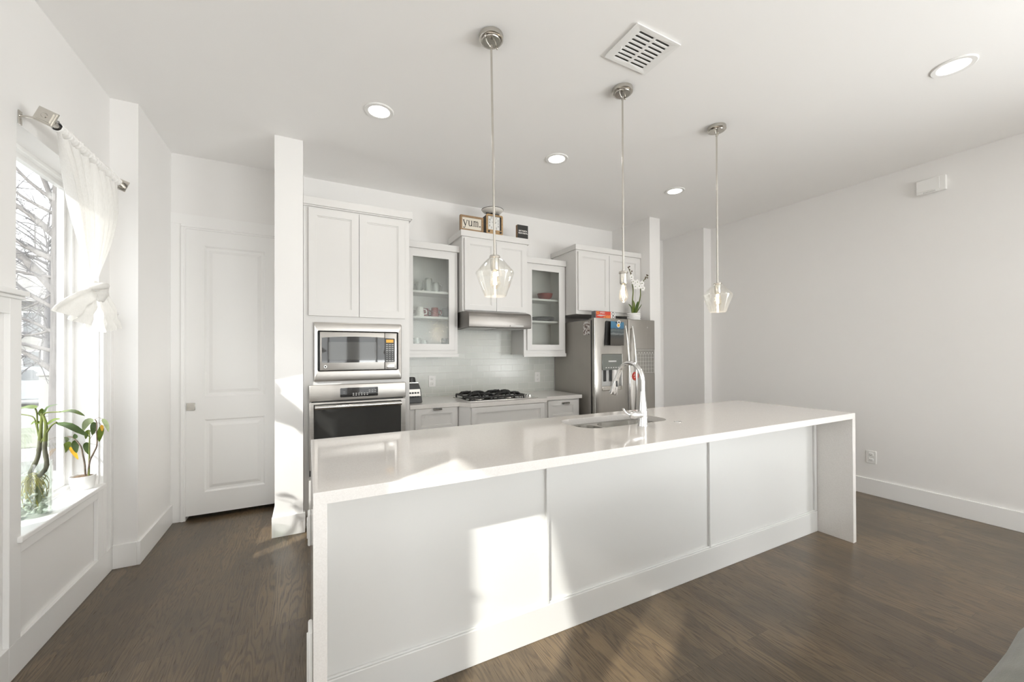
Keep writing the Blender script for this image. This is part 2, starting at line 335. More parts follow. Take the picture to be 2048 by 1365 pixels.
    def grid(s, fn, nu, nv):
        vs = [fn(i/nu, j/nv) for j in range(nv+1) for i in range(nu+1)]
        fs = [(j*(nu+1)+i, j*(nu+1)+i+1, (j+1)*(nu+1)+i+1, (j+1)*(nu+1)+i) for j in range(nv) for i in range(nu)]
        return s.add(vs, fs)
    def build(s, name, mat, parent=None, origin=None, smooth=35, recalc=True):
        off = WO[parent] if parent is not None else Vector(origin or (0, 0, 0))
        me = bpy.data.meshes.new(name); me.from_pydata([tuple(p-off) for p in s.v], [], s.f)
        for x in (mat if isinstance(mat, (list, tuple)) else [mat]): me.materials.append(MAT[x])
        for p, k in zip(me.polygons, s.mi): p.material_index = k
        if recalc:
            bm = bmesh.new(); bm.from_mesh(me); bmesh.ops.recalc_face_normals(bm, faces=list(bm.faces)); bm.to_mesh(me); bm.free()
        if smooth:
            me.polygons.foreach_set('use_smooth', [True]*len(me.polygons)); me.set_sharp_from_angle(angle=math.radians(smooth))
            if smooth < 50:                      # broad flats keep their own normal
                for p in me.polygons:
                    if p.area > 0.002: p.use_smooth = False
        o = bpy.data.objects.new(name, me); COL.objects.link(o)
        if parent is not None: o.parent = parent
        else: o.location = off
        WO[o] = off; return o
def tag(o, label, cat, group=None, kind=None):
    o['label'] = label; o['category'] = cat
    if group: o['group'] = group
    if kind: o['kind'] = kind
    return o
def thing(name, label, cat, loc, group=None):
    o = bpy.data.objects.new(name, None); COL.objects.link(o); o.location = loc; o.empty_display_size = 0.05
    WO[o] = Vector(loc); return tag(o, label, cat, group)
def struct(mb, name, mat, parent=None, **kw):
    o = mb.build(name, mat, parent, **kw)
    if parent is None: o['kind'] = 'structure'
    return o
def text(body, size, mtx, name, mat, parent, extrude=0.0006, align='CENTER', offset=0.0):
    cu = bpy.data.curves.new(name, 'FONT'); cu.body = body; cu.size = size; cu.extrude = extrude; cu.align_x = align; cu.align_y = 'CENTER'; cu.offset = offset
    cu.resolution_u = 3
    tmp = bpy.data.objects.new('text_source', cu); COL.objects.link(tmp)
    dg = bpy.context.evaluated_depsgraph_get(); me = bpy.data.meshes.new_from_object(tmp.evaluated_get(dg))
    bpy.data.objects.remove(tmp); me.transform(Matrix.Translation(-WO[parent]) @ mtx); me.materials.clear(); me.materials.append(MAT[mat])
    o = bpy.data.objects.new(name, me); COL.objects.link(o); o.parent = parent; WO[o] = WO[parent]; return o
def facing_y(x, y, z, scale=(1, 1, 1)):      # text plane that faces -y
    return Matrix.Translation((x, y, z)) @ Matrix.Rotation(PI/2, 4, 'X') @ Matrix.Diagonal((*scale, 1))
def rrect(x0, x1, y0, y1, r, n=8):
    out = []
    for (cx_, cy_, a0) in ((x1-r, y1-r, 0), (x0+r, y1-r, PI/2), (x0+r, y0+r, PI), (x1-r, y0+r, 1.5*PI)):
        for k in range(n+1): a = a0+PI/2*k/n; out.append((cx_+r*math.cos(a), cy_+r*math.sin(a)))
    return out
def spline(pts, n=8):
    P = [Vector(p) for p in pts]
    if len(P) < 3: return [P[0].lerp(P[-1], i/n) for i in range(n+1)]
    out = []
    for i in range(len(P)-1):
        p0, p1, p2, p3 = P[max(i-1, 0)], P[i], P[i+1], P[min(i+2, len(P)-1)]
        for k in range(n):
            t = k/n; out.append(0.5*((2*p1)+(p2-p0)*t+(2*p0-5*p1+4*p2-p3)*t*t+(3*p1-p0-3*p2+p3)*t**3))
    return out+[P[-1]]

# ================================================================== THE SETTING
CZ = 2.975
WL, WR, WRF, YB, YD, YBH = -1.107, 4.734, 4.59, 4.093, 4.081, -4.0
struct(MB().box(-1.32, 4.95, YBH-0.15, 4.6, -0.06, 0.0), 'floor', 'oak_floor', smooth=0)
mb = MB().box(-1.32, 4.95, YBH-0.15, 4.6, CZ, CZ+0.08); struct(mb, 'ceiling', 'ceiling_paint', smooth=0)
WZ0, WZ1, TH = 0.578, 2.35, 0.17
mb = MB()
ys = [YBH-0.15, -0.45, 0.55, 2.48, 3.24, 3.40]
for i in range(5):
    if i in (1, 3):
        mb.box(WL-TH, WL, ys[i], ys[i+1], 0, WZ0-0.026); mb.box(WL-TH, WL, ys[i], ys[i+1], WZ1, CZ)
    else: mb.box(WL-TH, WL, ys[i], ys[i+1], 0, CZ)
struct(mb, 'wall_left', 'wall_paint', smooth=0)
struct(MB().box(WL-TH, -0.97, 3.3835, 4.3, 0, CZ), 'wall_left_return', 'wall_paint', smooth=0)
mb = MB().box(-0.97, -0.89, YD, 4.3, 0, CZ).box(-0.89, -0.10, YD, 4.3, 2.385, CZ).box(-0.10, -0.02, YD, 4.3, 0, CZ).box(-0.97, -0.02, 4.22, 4.3, 0, CZ)
struct(mb, 'wall_door_side', 'wall_paint', smooth=0)
struct(MB().box(-0.213, -0.027, 3.402, 4.08, 0, CZ), 'wall_oven_side', 'wall_paint', smooth=0)
struct(MB().box(-0.02, 4.95, YB, 4.3, 0, CZ), 'wall_back', 'wall_paint', smooth=0)
struct(MB().box(3.636, 3.806, 3.44, YB, 0, CZ), 'wall_fridge_side', 'wall_paint', smooth=0)
struct(MB().box(WR, 4.9, YBH, -3.4, 0, CZ).box(WR, 4.9, -0.9, 3.43, 0, CZ).box(WR, 4.9, -3.4, -0.9, 2.5, CZ).box(WR, 4.9, -3.4, -0.9, 0, 0.06).box(WRF, 4.9, 3.43, YB, 0, CZ), 'wall_right', 'wall_paint', smooth=0)
BW = [(0.0, 0.95), (1.15, 2.10), (2.5, 4.1)]  # openings run to the floor, and the third is added, to light the kitchen
mb = MB(); xs = [WL-0.17, 0.0, 0.95, 1.15, 2.10, 2.5, 4.1, 4.9]
for i in range(7):
    if i in (1, 3, 5):
        mb.box(xs[i], xs[i+1], YBH-0.15, YBH, 0, 0.06); mb.box(xs[i], xs[i+1], YBH-0.15, YBH, 2.5, CZ)
    else: mb.box(xs[i], xs[i+1], YBH-0.15, YBH, 0, CZ)
struct(mb, 'wall_behind', 'wall_paint', smooth=0)

def base(name, x0, x1, y0, y1): struct(MB().box(x0, x1, y0, y1, 0, 0.15, 0.003), name, 'trim_paint')
base('baseboard_left_step', WL+0.02, -0.97, 3.3675, 3.3835)
base('baseboard_left_return', -0.97, -0.954, 3.3675, 4.062)
mb = MB().box(-0.231, -0.013, 3.386, 3.402, 0, 0.15, 0.003).box(-0.229, -0.213, 3.402, 4.06, 0, 0.15, 0.003).box(-0.027, -0.014, 3.402, 3.445, 0, 0.15, 0.003)
struct(mb, 'baseboard_pier', 'trim_paint')
base('baseboard_right', WR-0.016, WR, -0.9, 3.43)
mb = MB().box(WRF, WR-0.016, 3.414, 3.43, 0, 0.15, 0.003).box(WRF-0.016, WRF, 3.414, YB, 0, 0.15, 0.003); struct(mb, 'baseboard_right_return', 'trim_paint')
mb = MB().box(3.62, 3.822, 3.424, 3.44, 0, 0.15, 0.003); struct(mb, 'baseboard_fridge_side', 'trim_paint')

# wainscot of the left wall (stiles and rails stand proud of the recessed panels)
def wainscot(dy, far, w=0.0):
    q = WL+0.02; mb = MB()
    def rail(y0, y1, z0, z1): mb.box(WL, q, y0+dy-(w if y0 < 2.6 else 0), y1+dy-(w if y1 < 2.6 else 0), z0, z1, 0.002)
    rail(2.40, 3.3835 if far else 3.36, 0, 0.145)
    rail(2.475, 3.18, 0.505, WZ0-0.026)                       # apron under the sill
    rail(2.40, 2.475, 0.145, 1.60); rail(3.18, 3.245, 0.145, WZ0-0.026); rail(3.245, 3.292, 0.145, 1.60); rail(3.345, 3.3835 if far else 3.36, 0.145, 1.60)
    rail(3.292, 3.345, 0.505, 0.545) if False else None
    rail(3.292, 3.345, 1.52, 1.60); rail(2.0, 2.40, 1.52, 1.60); rail(2.0, 2.40, 0, 0.145); rail(1.93, 2.0, 0.0, 1.60)
    mb.box(WL, WL+0.045, 1.93+dy-w, 2.478+dy-w, 1.60, 1.622, 0.004); mb.box(WL, WL+0.032, 1.93+dy-w, 2.478+dy-w, 1.585, 1.60, 0.004)
    mb.box(WL, WL+0.045, 3.242+dy, (3.3835 if far else 3.40)+dy, 1.60, 1.622, 0.004)
    return mb
struct(wainscot(0, True), 'trim_1', 'trim_paint')
struct(wainscot(-2.69, False, 0.24), 'trim_2', 'trim_paint')
def window(name, a, b):
    mb = MB(); x0, x1 = WL-TH, WL-0.105
    def fr(x0, x1, y0, y1, z0, z1, wd):
        mb.box(x0, x1, y0, y0+wd, z0, z1, 0.002); mb.box(x0, x1, y1-wd, y1, z0, z1, 0.002)
        mb.box(x0, x1, y0+wd, y1-wd, z0, z0+wd, 0.002); mb.box(x0, x1, y0+wd, y1-wd, z1-wd, z1, 0.002)
    fr(x0, x1, a, b, WZ0, WZ1, 0.022)
    fr(x0+0.01, x1-0.025, a+0.022, b-0.022, WZ0+0.022, WZ1-0.022, 0.024)
    fo = struct(mb, name, 'trim_paint')
    MB().box(x0+0.03, x0+0.036, a+0.045, b-0.045, WZ0+0.045, WZ1-0.045).build('pane', 'window_glass', fo, smooth=0)
    MB().prism([(WL-0.105, a), (WL, a), (WL, a-0.03), (WL+0.034, a-0.03), (WL+0.034, b+0.012), (WL, b+0.012), (WL, b), (WL-0.105, b)], 'z', WZ0-0.026, WZ0, b=0.005).build('sill', 'trim_paint', fo)
    return fo
window('window_1', 2.48, 3.24); window('window_2', -0.45, 0.55)
for i, (a, b) in enumerate(BW):
    mb = MB(); y0, y1 = YBH-0.13, YBH-0.06
    for (p, q) in ((a, a+0.05), (b-0.05, b), ((a+b)/2-0.02, (a+b)/2+0.02)): mb.box(p, q, y0, y1, 0.06, 2.5, 0.003)
    mb.box(a, b, y0, y1, 0.06, 0.12, 0.003); mb.box(a, b, y0, y1, 2.45, 2.5, 0.003)
    fo = struct(mb, 'window_%d' % (i+3), 'trim_paint')
    MB().box(a+0.05, b-0.05, y0+0.03, y0+0.036, 0.12, 2.45).build('pane', 'window_glass', fo, smooth=0)

mb = MB(); x0, x1 = 4.80, 4.86
for (p, q) in ((-3.4, -3.33), (-2.18, -2.12), (-0.97, -0.9)): mb.box(x0, x1, p, q, 0.06, 2.5, 0.003)
mb.box(x0, x1, -3.4, -0.9, 0.06, 0.13, 0.003); mb.box(x0, x1, -3.4, -0.9, 2.44, 2.5, 0.003); fo = struct(mb, 'window_6', 'trim_paint')  # glazed opening added in the unseen right wall to let in fill light
MB().box(x0+0.027, x0+0.033, -3.33, -0.97, 0.13, 2.44).build('pane', 'window_glass', fo, smooth=0)

# door with its casing
mb = MB().box(-0.97, -0.905, 4.062, YD, 0, 2.405, 0.002).box(-0.97, -0.19, 4.062, YD, 2.405, 2.488, 0.002)
mb.box(-0.905, -0.885, 4.052, 4.10, 0, 2.385, 0.004).box(-0.905, -0.19, 4.052, 4.10, 2.385, 2.405, 0.004).box(-0.885, -0.874, 4.0605, 4.19, 0, 2.372).box(-0.885, -0.19, 4.0605, 4.19, 2.372, 2.385)
struct(mb, 'trim_3', 'trim_paint')
def door_slab():
    mb = MB(); x0, x1, z0, z1, yf = -0.8735, -0.195, 0.035, 2.3715, 4.066
    P = [(-0.752, -0.327, 0.215, 0.81), (-0.752, -0.327, 1.0, 2.245)]
    mb.prism([(x0, z0), (x1, z0), (x1, z1), (x0, z1)], 'y', yf, yf+0.03, holes=[[(a, c), (b, c), (b, d), (a, d)] for a, b, c, d in P])
    for a, b, c, d in P:      # moulded raised panels
        loops = [(0.0, 0.0), (0.012, 0.014), (0.03, 0.014), (0.055, 0.004)]
        vs = []; fs = []
        for k, (ins, dep) in enumerate(loops):
            vs += [(a+ins, yf+dep, c+ins), (b-ins, yf+dep, c+ins), (b-ins, yf+dep, d-ins), (a+ins, yf+dep, d-ins)]
        for k in range(3):
            for j in range(4): fs.append((4*k+j, 4*k+(j+1) % 4, 4*k+4+(j+1) % 4, 4*k+4+j))
        fs.append((12, 13, 14, 15)); mb.add(vs, fs)
    return mb
do = struct(door_slab(), 'door_1', 'trim_paint', smooth=20)
mb = MB().box(-0.868, -0.812, 4.060, 4.068, 0.893, 0.953, 0.002); pl = mb.build('latch_plate', 'nickel', do); pl['label'] = 'square brushed nickel latch plate'
MB().prism([(-0.855+p[0], 0.91+p[1]) for p in [(0, 0), (0.03, 0), (0.03, 0.026), (0, 0.026)]], 'y', 4.057, 4.0605, holes=[[(-0.851, 0.914), (-0.829, 0.914), (-0.829, 0.932), (-0.851, 0.932)]]).build('pull', 'nickel', pl)
MB().box(-0.874, -0.19, 4.11, 4.2, 0.0, 0.004).build('threshold_shadow_gap', 'dark_gap', do) if False else None

struct(MB().box(0.784, 2.69, 4.085, YB, 0.90, 1.80), 'wall_backsplash', 'subway_tile', smooth=0)

# ================================================================== CABINET HELPERS
def shaker(name, parent, x0, x1, z0, z1, yf, th=0.02, rail=0.057, mat='cabinet_paint', glass=None):
    """framed door facing -y: four rails round a recessed panel (or a glass pane)"""
    mb = MB(); yb = yf+th
    ix0, ix1, iz0, iz1 = x0+rail, x1-rail, z0+rail, z1-rail
    mb.prism([(x0, z0), (x1, z0), (x1, z1), (x0, z1)], 'y', yf, yb, holes=[[(ix0, iz0), (ix1, iz0), (ix1, iz1), (ix0, iz1)]], b=0.0016)
    if not glass:
        e = 0.008
        mb.prism([(ix0, iz0), (ix1, iz0), (ix1, iz1), (ix0, iz1)], 'y', yf+0.005, yb-0.002, holes=[[(ix0+e, iz0+e), (ix1-e, iz0+e), (ix1-e, iz1-e), (ix0+e, iz1-e)]])
        mb.box(ix0+e, ix1-e, yf+0.010, yb-0.002, iz0+e, iz1-e)
    o = mb.build(name, mat, parent, smooth=30)
    if glass:
        g = MB().box(ix0-0.004, ix1+0.004, yf+0.009, yf+0.013, iz0-0.004, iz1+0.004).build('glass_pane', glass, o, smooth=0); g['label'] = 'seeded clear glass pane'
    return o
def tab_pull(parent, x0, x1, z, yf):
    return MB().box(x0, x1, yf-0.022, yf, z-0.003, z+0.003, 0.001).box(x0, x1, yf-0.022, yf-0.018, z-0.012, z+0.003, 0.001).build('handle', 'nickel', parent)
def carcass(parent, x0, x1, y0, y1, z0, z1, mat='cabinet_paint', frame=0.04, shelves=(), name='body'):
    t = 0.018; mb = MB()
    mb.box(x0, x0+t, y0+0.018, y1, z0, z1).box(x1-t, x1, y0+0.018, y1, z0, z1).box(x0+t, x1-t, y0+0.018, y1, z1-t, z1).box(x0+t, x1-t, y0+0.018, y1, z0, z0+t).box(x0+t, x1-t, y1-0.008, y1, z0+t, z1-t)
    mb.prism([(x0, z0), (x1, z0), (x1, z1), (x0, z1)], 'y', y0, y0+0.018, holes=[[(x0+frame, z0+frame), (x1-frame, z0+frame), (x1-frame, z1-frame), (x0+frame, z1-frame)]], b=0.001)
    o = mb.build(name, mat, parent, smooth=30)
    for z in shelves: MB().box(x0+t, x1-t, y0+0.03, y1-0.008, z, z+0.021, 0.001).build('shelf', mat, parent)
    return o

# ------------------------------------------------------------------ island
isl = thing('kitchen_island', 'long white panelled kitchen island base under the pale quartz top', 'island', (1.74, 1.9, 0))
mb = MB().box(0.058, 3.417, 1.618, 1.636, 0, 0.873); mb.build('front_panel', 'island_paint', isl, smooth=0)
for x0, x1 in ((1.013, 1.026), (2.190, 2.203), (3.385, 3.417)): MB().box(x0, x1, 1.604, 1.618, 0.155, 0.873, 0.002).build('batten', 'island_paint', isl)
MB().box(0.058, 3.417, 1.602, 1.618, 0, 0.152, 0.003).box(0.058, 3.417, 1.608, 1.618, 0.152, 0.16, 0.003).build('baseboard', 'island_paint', isl)
mb = MB().box(0.058, 0.076, 1.636, 2.19, 0, 0.873).box(3.399, 3.417, 1.636, 2.19, 0, 0.873).box(0.076, 3.399, 1.636, 2.17, 0.10, 0.118).box(0.076, 3.399, 2.10, 2.118, 0, 0.10)
mb.box(0.076, 3.399, 2.172, 2.19, 0.84, 0.873).box(0.076, 3.399, 2.172, 2.19, 0.10, 0.13)
xs = [0.076, 0.60, 1.13, 1.40, 2.12, 2.64, 3.399]
for x in xs: mb.box(max(0.076, x-0.02), min(3.399, x+0.02), 2.172, 2.19, 0.13, 0.84)
mb.build('carcass', 'island_paint', isl)
for a, b in zip(xs[:-1], xs[1:]):
    d_ = shaker('door', isl, a+0.012, b-0.012, 0.125, 0.855, 2.19, mat='island_paint')
    for v in d_.data.vertices: v.co.y = (2.19+2.21)-(v.co.y+WO[isl].y)-WO[isl].y
    d_.data.flip_normals()

# countertop with waterfall ends and the sink cut-out
def rnd_open(): return rrect(1.41, 2.105, 1.80, 2.135, 0.11, 8)
mb = MB().prism([(0.016, 1.383), (3.459, 1.383), (3.459, 2.254), (0.016, 2.254)], 'z', 0.875, 0.915, holes=[rnd_open()], b=0.0015)
mb.box(0.016, 0.056, 1.383, 2.254, 0, 0.876, 0.001).box(3.419, 3.459, 1.383, 2.254, 0, 0.876, 0.001)
tag(mb.build('island_worktop', 'quartz', origin=(1.74, 1.82, 0), smooth=30), 'pale polished quartz worktop with waterfall ends on the island', 'worktop')
# sink
sk = thing('kitchen_sink', 'double bowl stainless undermount sink set into the island worktop', 'sink', (1.76, 1.965, 0.66))
bowls = [(1.425, 1.665, 1.825, 2.115, 0.085), (1.69, 2.09, 1.815, 2.12, 0.10)]
holes = [rrect(*b, 8) for b in bowls]
mb = MB().prism(rrect(1.385, 2.13, 1.775, 2.16, 0.06, 5), 'z', 0.868, 0.8745, holes=holes); mb.build('rim', 'stainless', sk)
for (x0, x1, y0, y1, r) in bowls:
    mb = MB(); loops = []
    for (ins, z) in ((0, 0.872), (0.004, 0.80), (0.01, 0.72), (0.02, 0.685), (0.045, 0.67)):
        loops.append([(p[0], p[1], z) for p in rrect(x0+ins, x1-ins, y0+ins, y1-ins, max(0.02, r-ins*0.5), 8)])
    n = len(loops[0]); vs = [p for l in loops for p in l]
    fs = [(i*n+k, i*n+(k+1) % n, (i+1)*n+(k+1) % n, (i+1)*n+k) for i in range(len(loops)-1) for k in range(n)]
    fs.append(tuple((len(loops)-1)*n+k for k in range(n)))
    mb.add(vs, fs); bo = mb.build('basin', 'bright_steel', sk, smooth=60)
    MB().lathe([(0.0001, 0.671), (0.03, 0.672), (0.042, 0.676), (0.045, 0.671)], ((x0+x1)/2, (y0+y1)/2, 0), 20).build('drain', 'bright_steel', bo)
# faucet
fa = thing('faucet', 'tall chrome gooseneck pull-down faucet beside the island sink', 'faucet', (1.77, 1.735, 0.915))
fx, fy = 1.77, 1.735
MB().lathe([(0.029, 0.915), (0.029, 0.921), (0.0275, 0.925), (0.027, 0.975), (0.027, 1.0), (0.024, 1.03), (0.0175, 1.085), (0.0155, 1.12)], (fx, fy, 0), 28).build('body', 'chrome', fa, smooth=50)
arc = [(fx, fy, 1.115), (fx, fy, 1.175)]+[(fx, fy+0.105-0.105*math.cos(a), 1.178+0.108*math.sin(a)) for a in [PI*k/16 for k in range(1, 15)]]+[(fx, 1.948, 1.195)]
MB().tube(spline(arc, 3), 0.014, 16).build('spout', 'chrome', fa, smooth=60)
p0, p1 = Vector((fx, 1.947, 1.205)), Vector((fx, 1.992, 1.083))
sp = MB().tube([p0.lerp(p1, t) for t in (0, 0.08, 0.12, 0.3, 0.6, 0.95, 1.0)], [0.0135, 0.0145, 0.0135, 0.017, 0.0205, 0.0265, 0.025], 20).build('spray_head', 'chrome', fa, smooth=50)
bt = MB(); c = p0.lerp(p1, 0.45); bt.tube([c+Vector((-0.008, -0.019, 0.018)), c+Vector((-0.008, -0.0225, -0.018))], 0.006, 10); bt.build('spray_button', 'black_plastic', sp)
hb = MB().tube([(fx-0.02, fy, 0.983), (fx-0.055, fy, 0.984)], 0.0215, 20).tube([(fx-0.056, fy, 0.984), (fx-0.075, fy, 0.985), (fx-0.09, fy, 0.986), (fx-0.102, fy, 0.987)], [0.023, 0.0235, 0.02, 0.011], 20).build('handle', 'chrome', fa, smooth=50)
MB().tube(spline([(fx-0.09, fy, 0.988), (fx-0.118, fy, 0.993), (fx-0.14, fy, 1.008), (fx-0.153, fy, 1.027)], 4), 0.0065, 10).build('lever', 'chrome', hb, smooth=60)
o = MB().lathe([(0.0235, 0.915), (0.0235, 0.9165), (0.021, 0.918), (0.016, 0.918), (0.0155, 0.917), (0.0001, 0.9175)], (2.06, 1.728, 0), 24).build('sink_button', 'chrome', origin=(2.06, 1.728, 0.915), smooth=50)
tag(o, 'small round chrome button set flush on the island worktop right of the faucet', 'button')

# outlets
def outlet_face(mb_fn): pass
def outlet(label, c, normal, vertical=True, w_=0.075, h_=0.118):
    """duplex socket: plate, two receptacles, slots"""
    c = Vector(c); n = Vector(normal); side = Vector((0, 0, 1)).cross(n).normalized(); upv = Vector((0, 0, 1))
    t = thing('wall_outlet', label, 'outlet', c)
    def slab(mb, a0, a1, z0, z1, d0, d1, b=0.001):
        tmp = MB().box(a0, a1, d0, d1, z0, z1, b)
        mb.add([c+side*p.x+n*p.y+upv*p.z for p in tmp.v], tmp.f)
    mb = MB(); slab(mb, -w_/2, w_/2, -h_/2, h_/2, 0, 0.006, 0.002); mb.build('plate', 'white_plastic', t)
    for s in (1, -1):
        mb = MB(); slab(mb, -0.017, 0.017, s*0.026-0.0145, s*0.026+0.0145, 0.005, 0.008, 0.002); r = mb.build('socket', 'white_plastic', t)
        mb = MB(); slab(mb, -0.008, -0.006, s*0.026-0.002, s*0.026+0.007, 0.0075, 0.0085, 0); slab(mb, 0.006, 0.008, s*0.026-0.002, s*0.026+0.007, 0.0075, 0.0085, 0); slab(mb, -0.003, 0.003, s*0.026-0.010, s*0.026-0.006, 0.0075, 0.0085, 0)
        mb.build('slots', 'ink', r, smooth=0)
    return t
outlet('white duplex outlet low on the right wall above the baseboard', (WR, 1.772, 0.355), (-1, 0, 0))
outlet('white duplex outlet in the tile left of the cooktop near the blender', (1.166, 4.085, 1.058), (0, -1, 0))
outlet('white duplex outlet in the tile right of the cooktop beside the refrigerator', (2.452, 4.085, 1.063), (0, -1, 0))
def end_plate(label, y, z0, z1):
    t = thing('outlet_cover', label, 'outlet', (0.016, y, (z0+z1)/2))
    MB().box(0.002, 0.016, y-0.04, y+0.04, z0, z1, 0.006).build('plate', 'white_plastic', t)
    MB().box(-0.002, 0.003, y-0.02, y+0.02, z0+0.03, z1-0.03, 0.002).build('flap', 'white_plastic', t)
end_plate('raised white outlet cover on the island end, nearer the oven', 2.17, 0.43, 0.58)
end_plate('raised white outlet cover on the island end, nearer the camera and lower', 1.46, 0.20, 0.46)

# ------------------------------------------------------------------ tall oven cabinet
tc_ = thing('tall_oven_cabinet', 'tall white cabinet housing the microwave and wall oven beside the pier', 'cabinet', (0.38, 3.76, 0))
FY = 3.445; X0, X1 = -0.025, 0.784
mb = MB().box(X0, X0+0.018, FY+0.018, 4.08, 0, 2.507).box(X1-0.018, X1, FY+0.018, 4.08, 0, 2.507).box(X0, X1, 4.07, 4.08, 0, 2.507).box(X0+0.018, X1-0.018, FY+0.018, 4.07, 2.489, 2.507)
for z in (1.615, 1.112, 0.375): mb.box(X0+0.018, X1-0.018, FY+0.018, 4.07, z, z+0.018)
mb.prism([(X0, 0.10), (X1, 0.10), (X1, 2.507), (X0, 2.507)], 'y', FY, FY+0.018, holes=[[(0.07, 1.205), (0.69, 1.205), (0.69, 1.535), (0.07, 1.535)], [(0.03, 0.42), (0.73, 0.42), (0.73, 1.095), (0.03, 1.095)], [(0.03, 0.14), (0.73, 0.14), (0.73, 0.36), (0.03, 0.36)], [(0.03, 1.67), (0.73, 1.67), (0.73, 2.47), (0.03, 2.47)]])
mb.box(X0, X1, 3.50, 3.518, 0, 0.10)
mb.build('body', 'cabinet_paint', tc_, smooth=30)
MB().box(X0, 0.808, 3.418, 4.08, 2.507, 2.566, 0.002).box(X0, 0.797, 3.43, 4.08, 2.497, 2.507).build('crown', 'cabinet_paint', tc_)
shaker('door', tc_, 0.010, 0.3755, 1.647, 2.485, FY-0.02); shaker('door', tc_, 0.3785, 0.745, 1.647, 2.485, FY-0.02)
d_ = shaker('drawer', tc_, 0.010, 0.745, 0.125, 0.375, FY-0.02); tab_pull(d_, 0.32, 0.43, 0.345, FY-0.02)
# microwave
mw = thing('microwave', 'built-in stainless microwave with black glass door above the oven', 'microwave', (0.38, 3.43, 1.13))
mb = MB(); loops = []
for (ins, y, rr) in ((0, FY-0.001, 0.008), (0, 3.432, 0.008), (0.006, 3.422, 0.012), (0.027, 3.428, 0.012), (0.027, 3.47, 0.012)):
    loops.append([(p[0], y, p[1]) for p in rrect(0.045+ins, 0.714-ins, 1.133+ins*2.9, 1.597-ins*2.4, rr, 4)])
n = len(loops[0]); mb.add([p for l in loops for p in l], [(i*n+k, i*n+(k+1) % n, (i+1)*n+(k+1) % n, (i+1)*n+k) for i in range(4) for k in range(n)])
mb.build('trim_frame', 'stainless', mw, smooth=50)
MB().box(0.078, 0.684, 3.47, 3.85, 1.217, 1.525).box(0.078, 0.684, 3.452, 3.47, 1.217, 1.525).build('case', 'black_plastic', mw)
md = MB().box(0.088, 0.5735, 3.415, 3.45, 1.219, 1.522, 0.004).build('door', 'stainless', mw, smooth=60)
cp_ = MB().box(0.5755, 0.673, 3.415, 3.45, 1.219, 1.522, 0.004).build('control_panel', 'stainless', mw, smooth=60)
arc_top = [(0.5735-(0.5735-0.101)*t, 1.476+0.012*(1-(2*((0.5735-(0.5735-0.101)*t)-0.101)/0.554-1)**2)) for t in [k/12 for k in range(13)]]
gl = MB().prism([(0.101, 1.283), (0.107, 1.279), (0.5735, 1.279)]+arc_top, 'y', 3.4125, 3.416).build('door_glass', 'black_glass', md); gl['label'] = 'glossy black glass with arched top'
MB().prism(rrect(0.149, 0.508, 1.302, 1.443, 0.008, 4), 'y', 3.4118, 3.4126).build('mesh_window', 'smoked_glass', md)
MB().lathe([(0.0001, 3.4125), (0.0105, 3.4125), (0.012, 3.4145), (0.012, 3.4155)], (0.127, 0, 1.249), 20, 'y').build('round_badge', 'grey_plastic', md, smooth=40)
bg_ = MB()
for k in range(3): bg_.lathe([(0.0035+0.0028*k-0.0006, 3.4122), (0.0035+0.0028*k+0.0006, 3.4122), (0.0035+0.0028*k+0.0006, 3.4128)], (0.127, 0, 1.249), 20, 'y')
bg_.build('emblem', 'bright_steel', md)
MB().prism([(0.5755, 1.279), (0.648, 1.279), (0.655, 1.284), (0.655, 1.47), (0.6515, 1.4755), (0.5755, 1.4785)], 'y', 3.4125, 3.416).build('key_plate', 'black_plastic', cp_)
dp = MB().box(0.585, 0.644, 3.4115, 3.413, 1.441, 1.467, 0.0005).build('display', 'amber_display', cp_); dp['label'] = 'orange lit display'
for r in range(9):
    for q in range(3):
        ww = 0.016 if r < 4 or r > 7 else 0.006
        xx = 0.592+q*0.0225; zz = 1.424-r*0.0167
        MB().box(xx-ww/2, xx+ww/2, 3.4117, 3.4128, zz-0.003, zz+0.003).build('key', 'grey_plastic', cp_, smooth=0)
MB().box(0.587, 0.651, 3.4125, 3.416, 1.228, 1.262, 0.001).build('open_button', 'bright_steel', cp_)
# wall oven
ov = thing('wall_oven', 'built-in stainless wall oven with bar handle below the microwave', 'oven', (0.38, 3.43, 0.40))
pn = MB().box(0.013, 0.746, 3.412, FY-0.001, 0.981, 1.107, 0.006).build('control_panel', 'stainless', ov, smooth=60)
MB().prism(rrect(0.232, 0.519, 1.004, 1.078, 0.008, 4), 'y', 3.4095, 3.413).build('display', 'black_glass', pn)
oven_keys = [(0.325+q*0.021, 0.335+q*0.021, r-0.0035, r+0.0035) for q in range(6) for r in (1.018, 1.031)]
oven_keys += [(0.447+q*0.022, 0.461+q*0.022, 1.052, 1.0555) for q in range(3)]+[(0.447+q*0.022, 0.459+q*0.022, 1.038, 1.041) for q in range(3)]+[(0.253, 0.268, 1.036+q*0.012, 1.0385+q*0.012) for q in range(2)]
for (p, q, r, t) in oven_keys: MB().box(p, q, 3.4088, 3.4097, r, t).build('key', 'grey_plastic', pn, smooth=0)
od = MB().prism([(0.015, 0.452), (0.744, 0.452), (0.744, 0.971), (0.015, 0.971)], 'y', 3.413, FY-0.001, holes=[[(0.046, 0.53), (0.706, 0.53), (0.706, 0.955), (0.046, 0.955)]], b=0.003).build('door', 'stainless', ov)
MB().box(0.043, 0.709, 3.418, 3.43, 0.526, 0.959).build('door_glass', 'oven_glass', od, smooth=0)
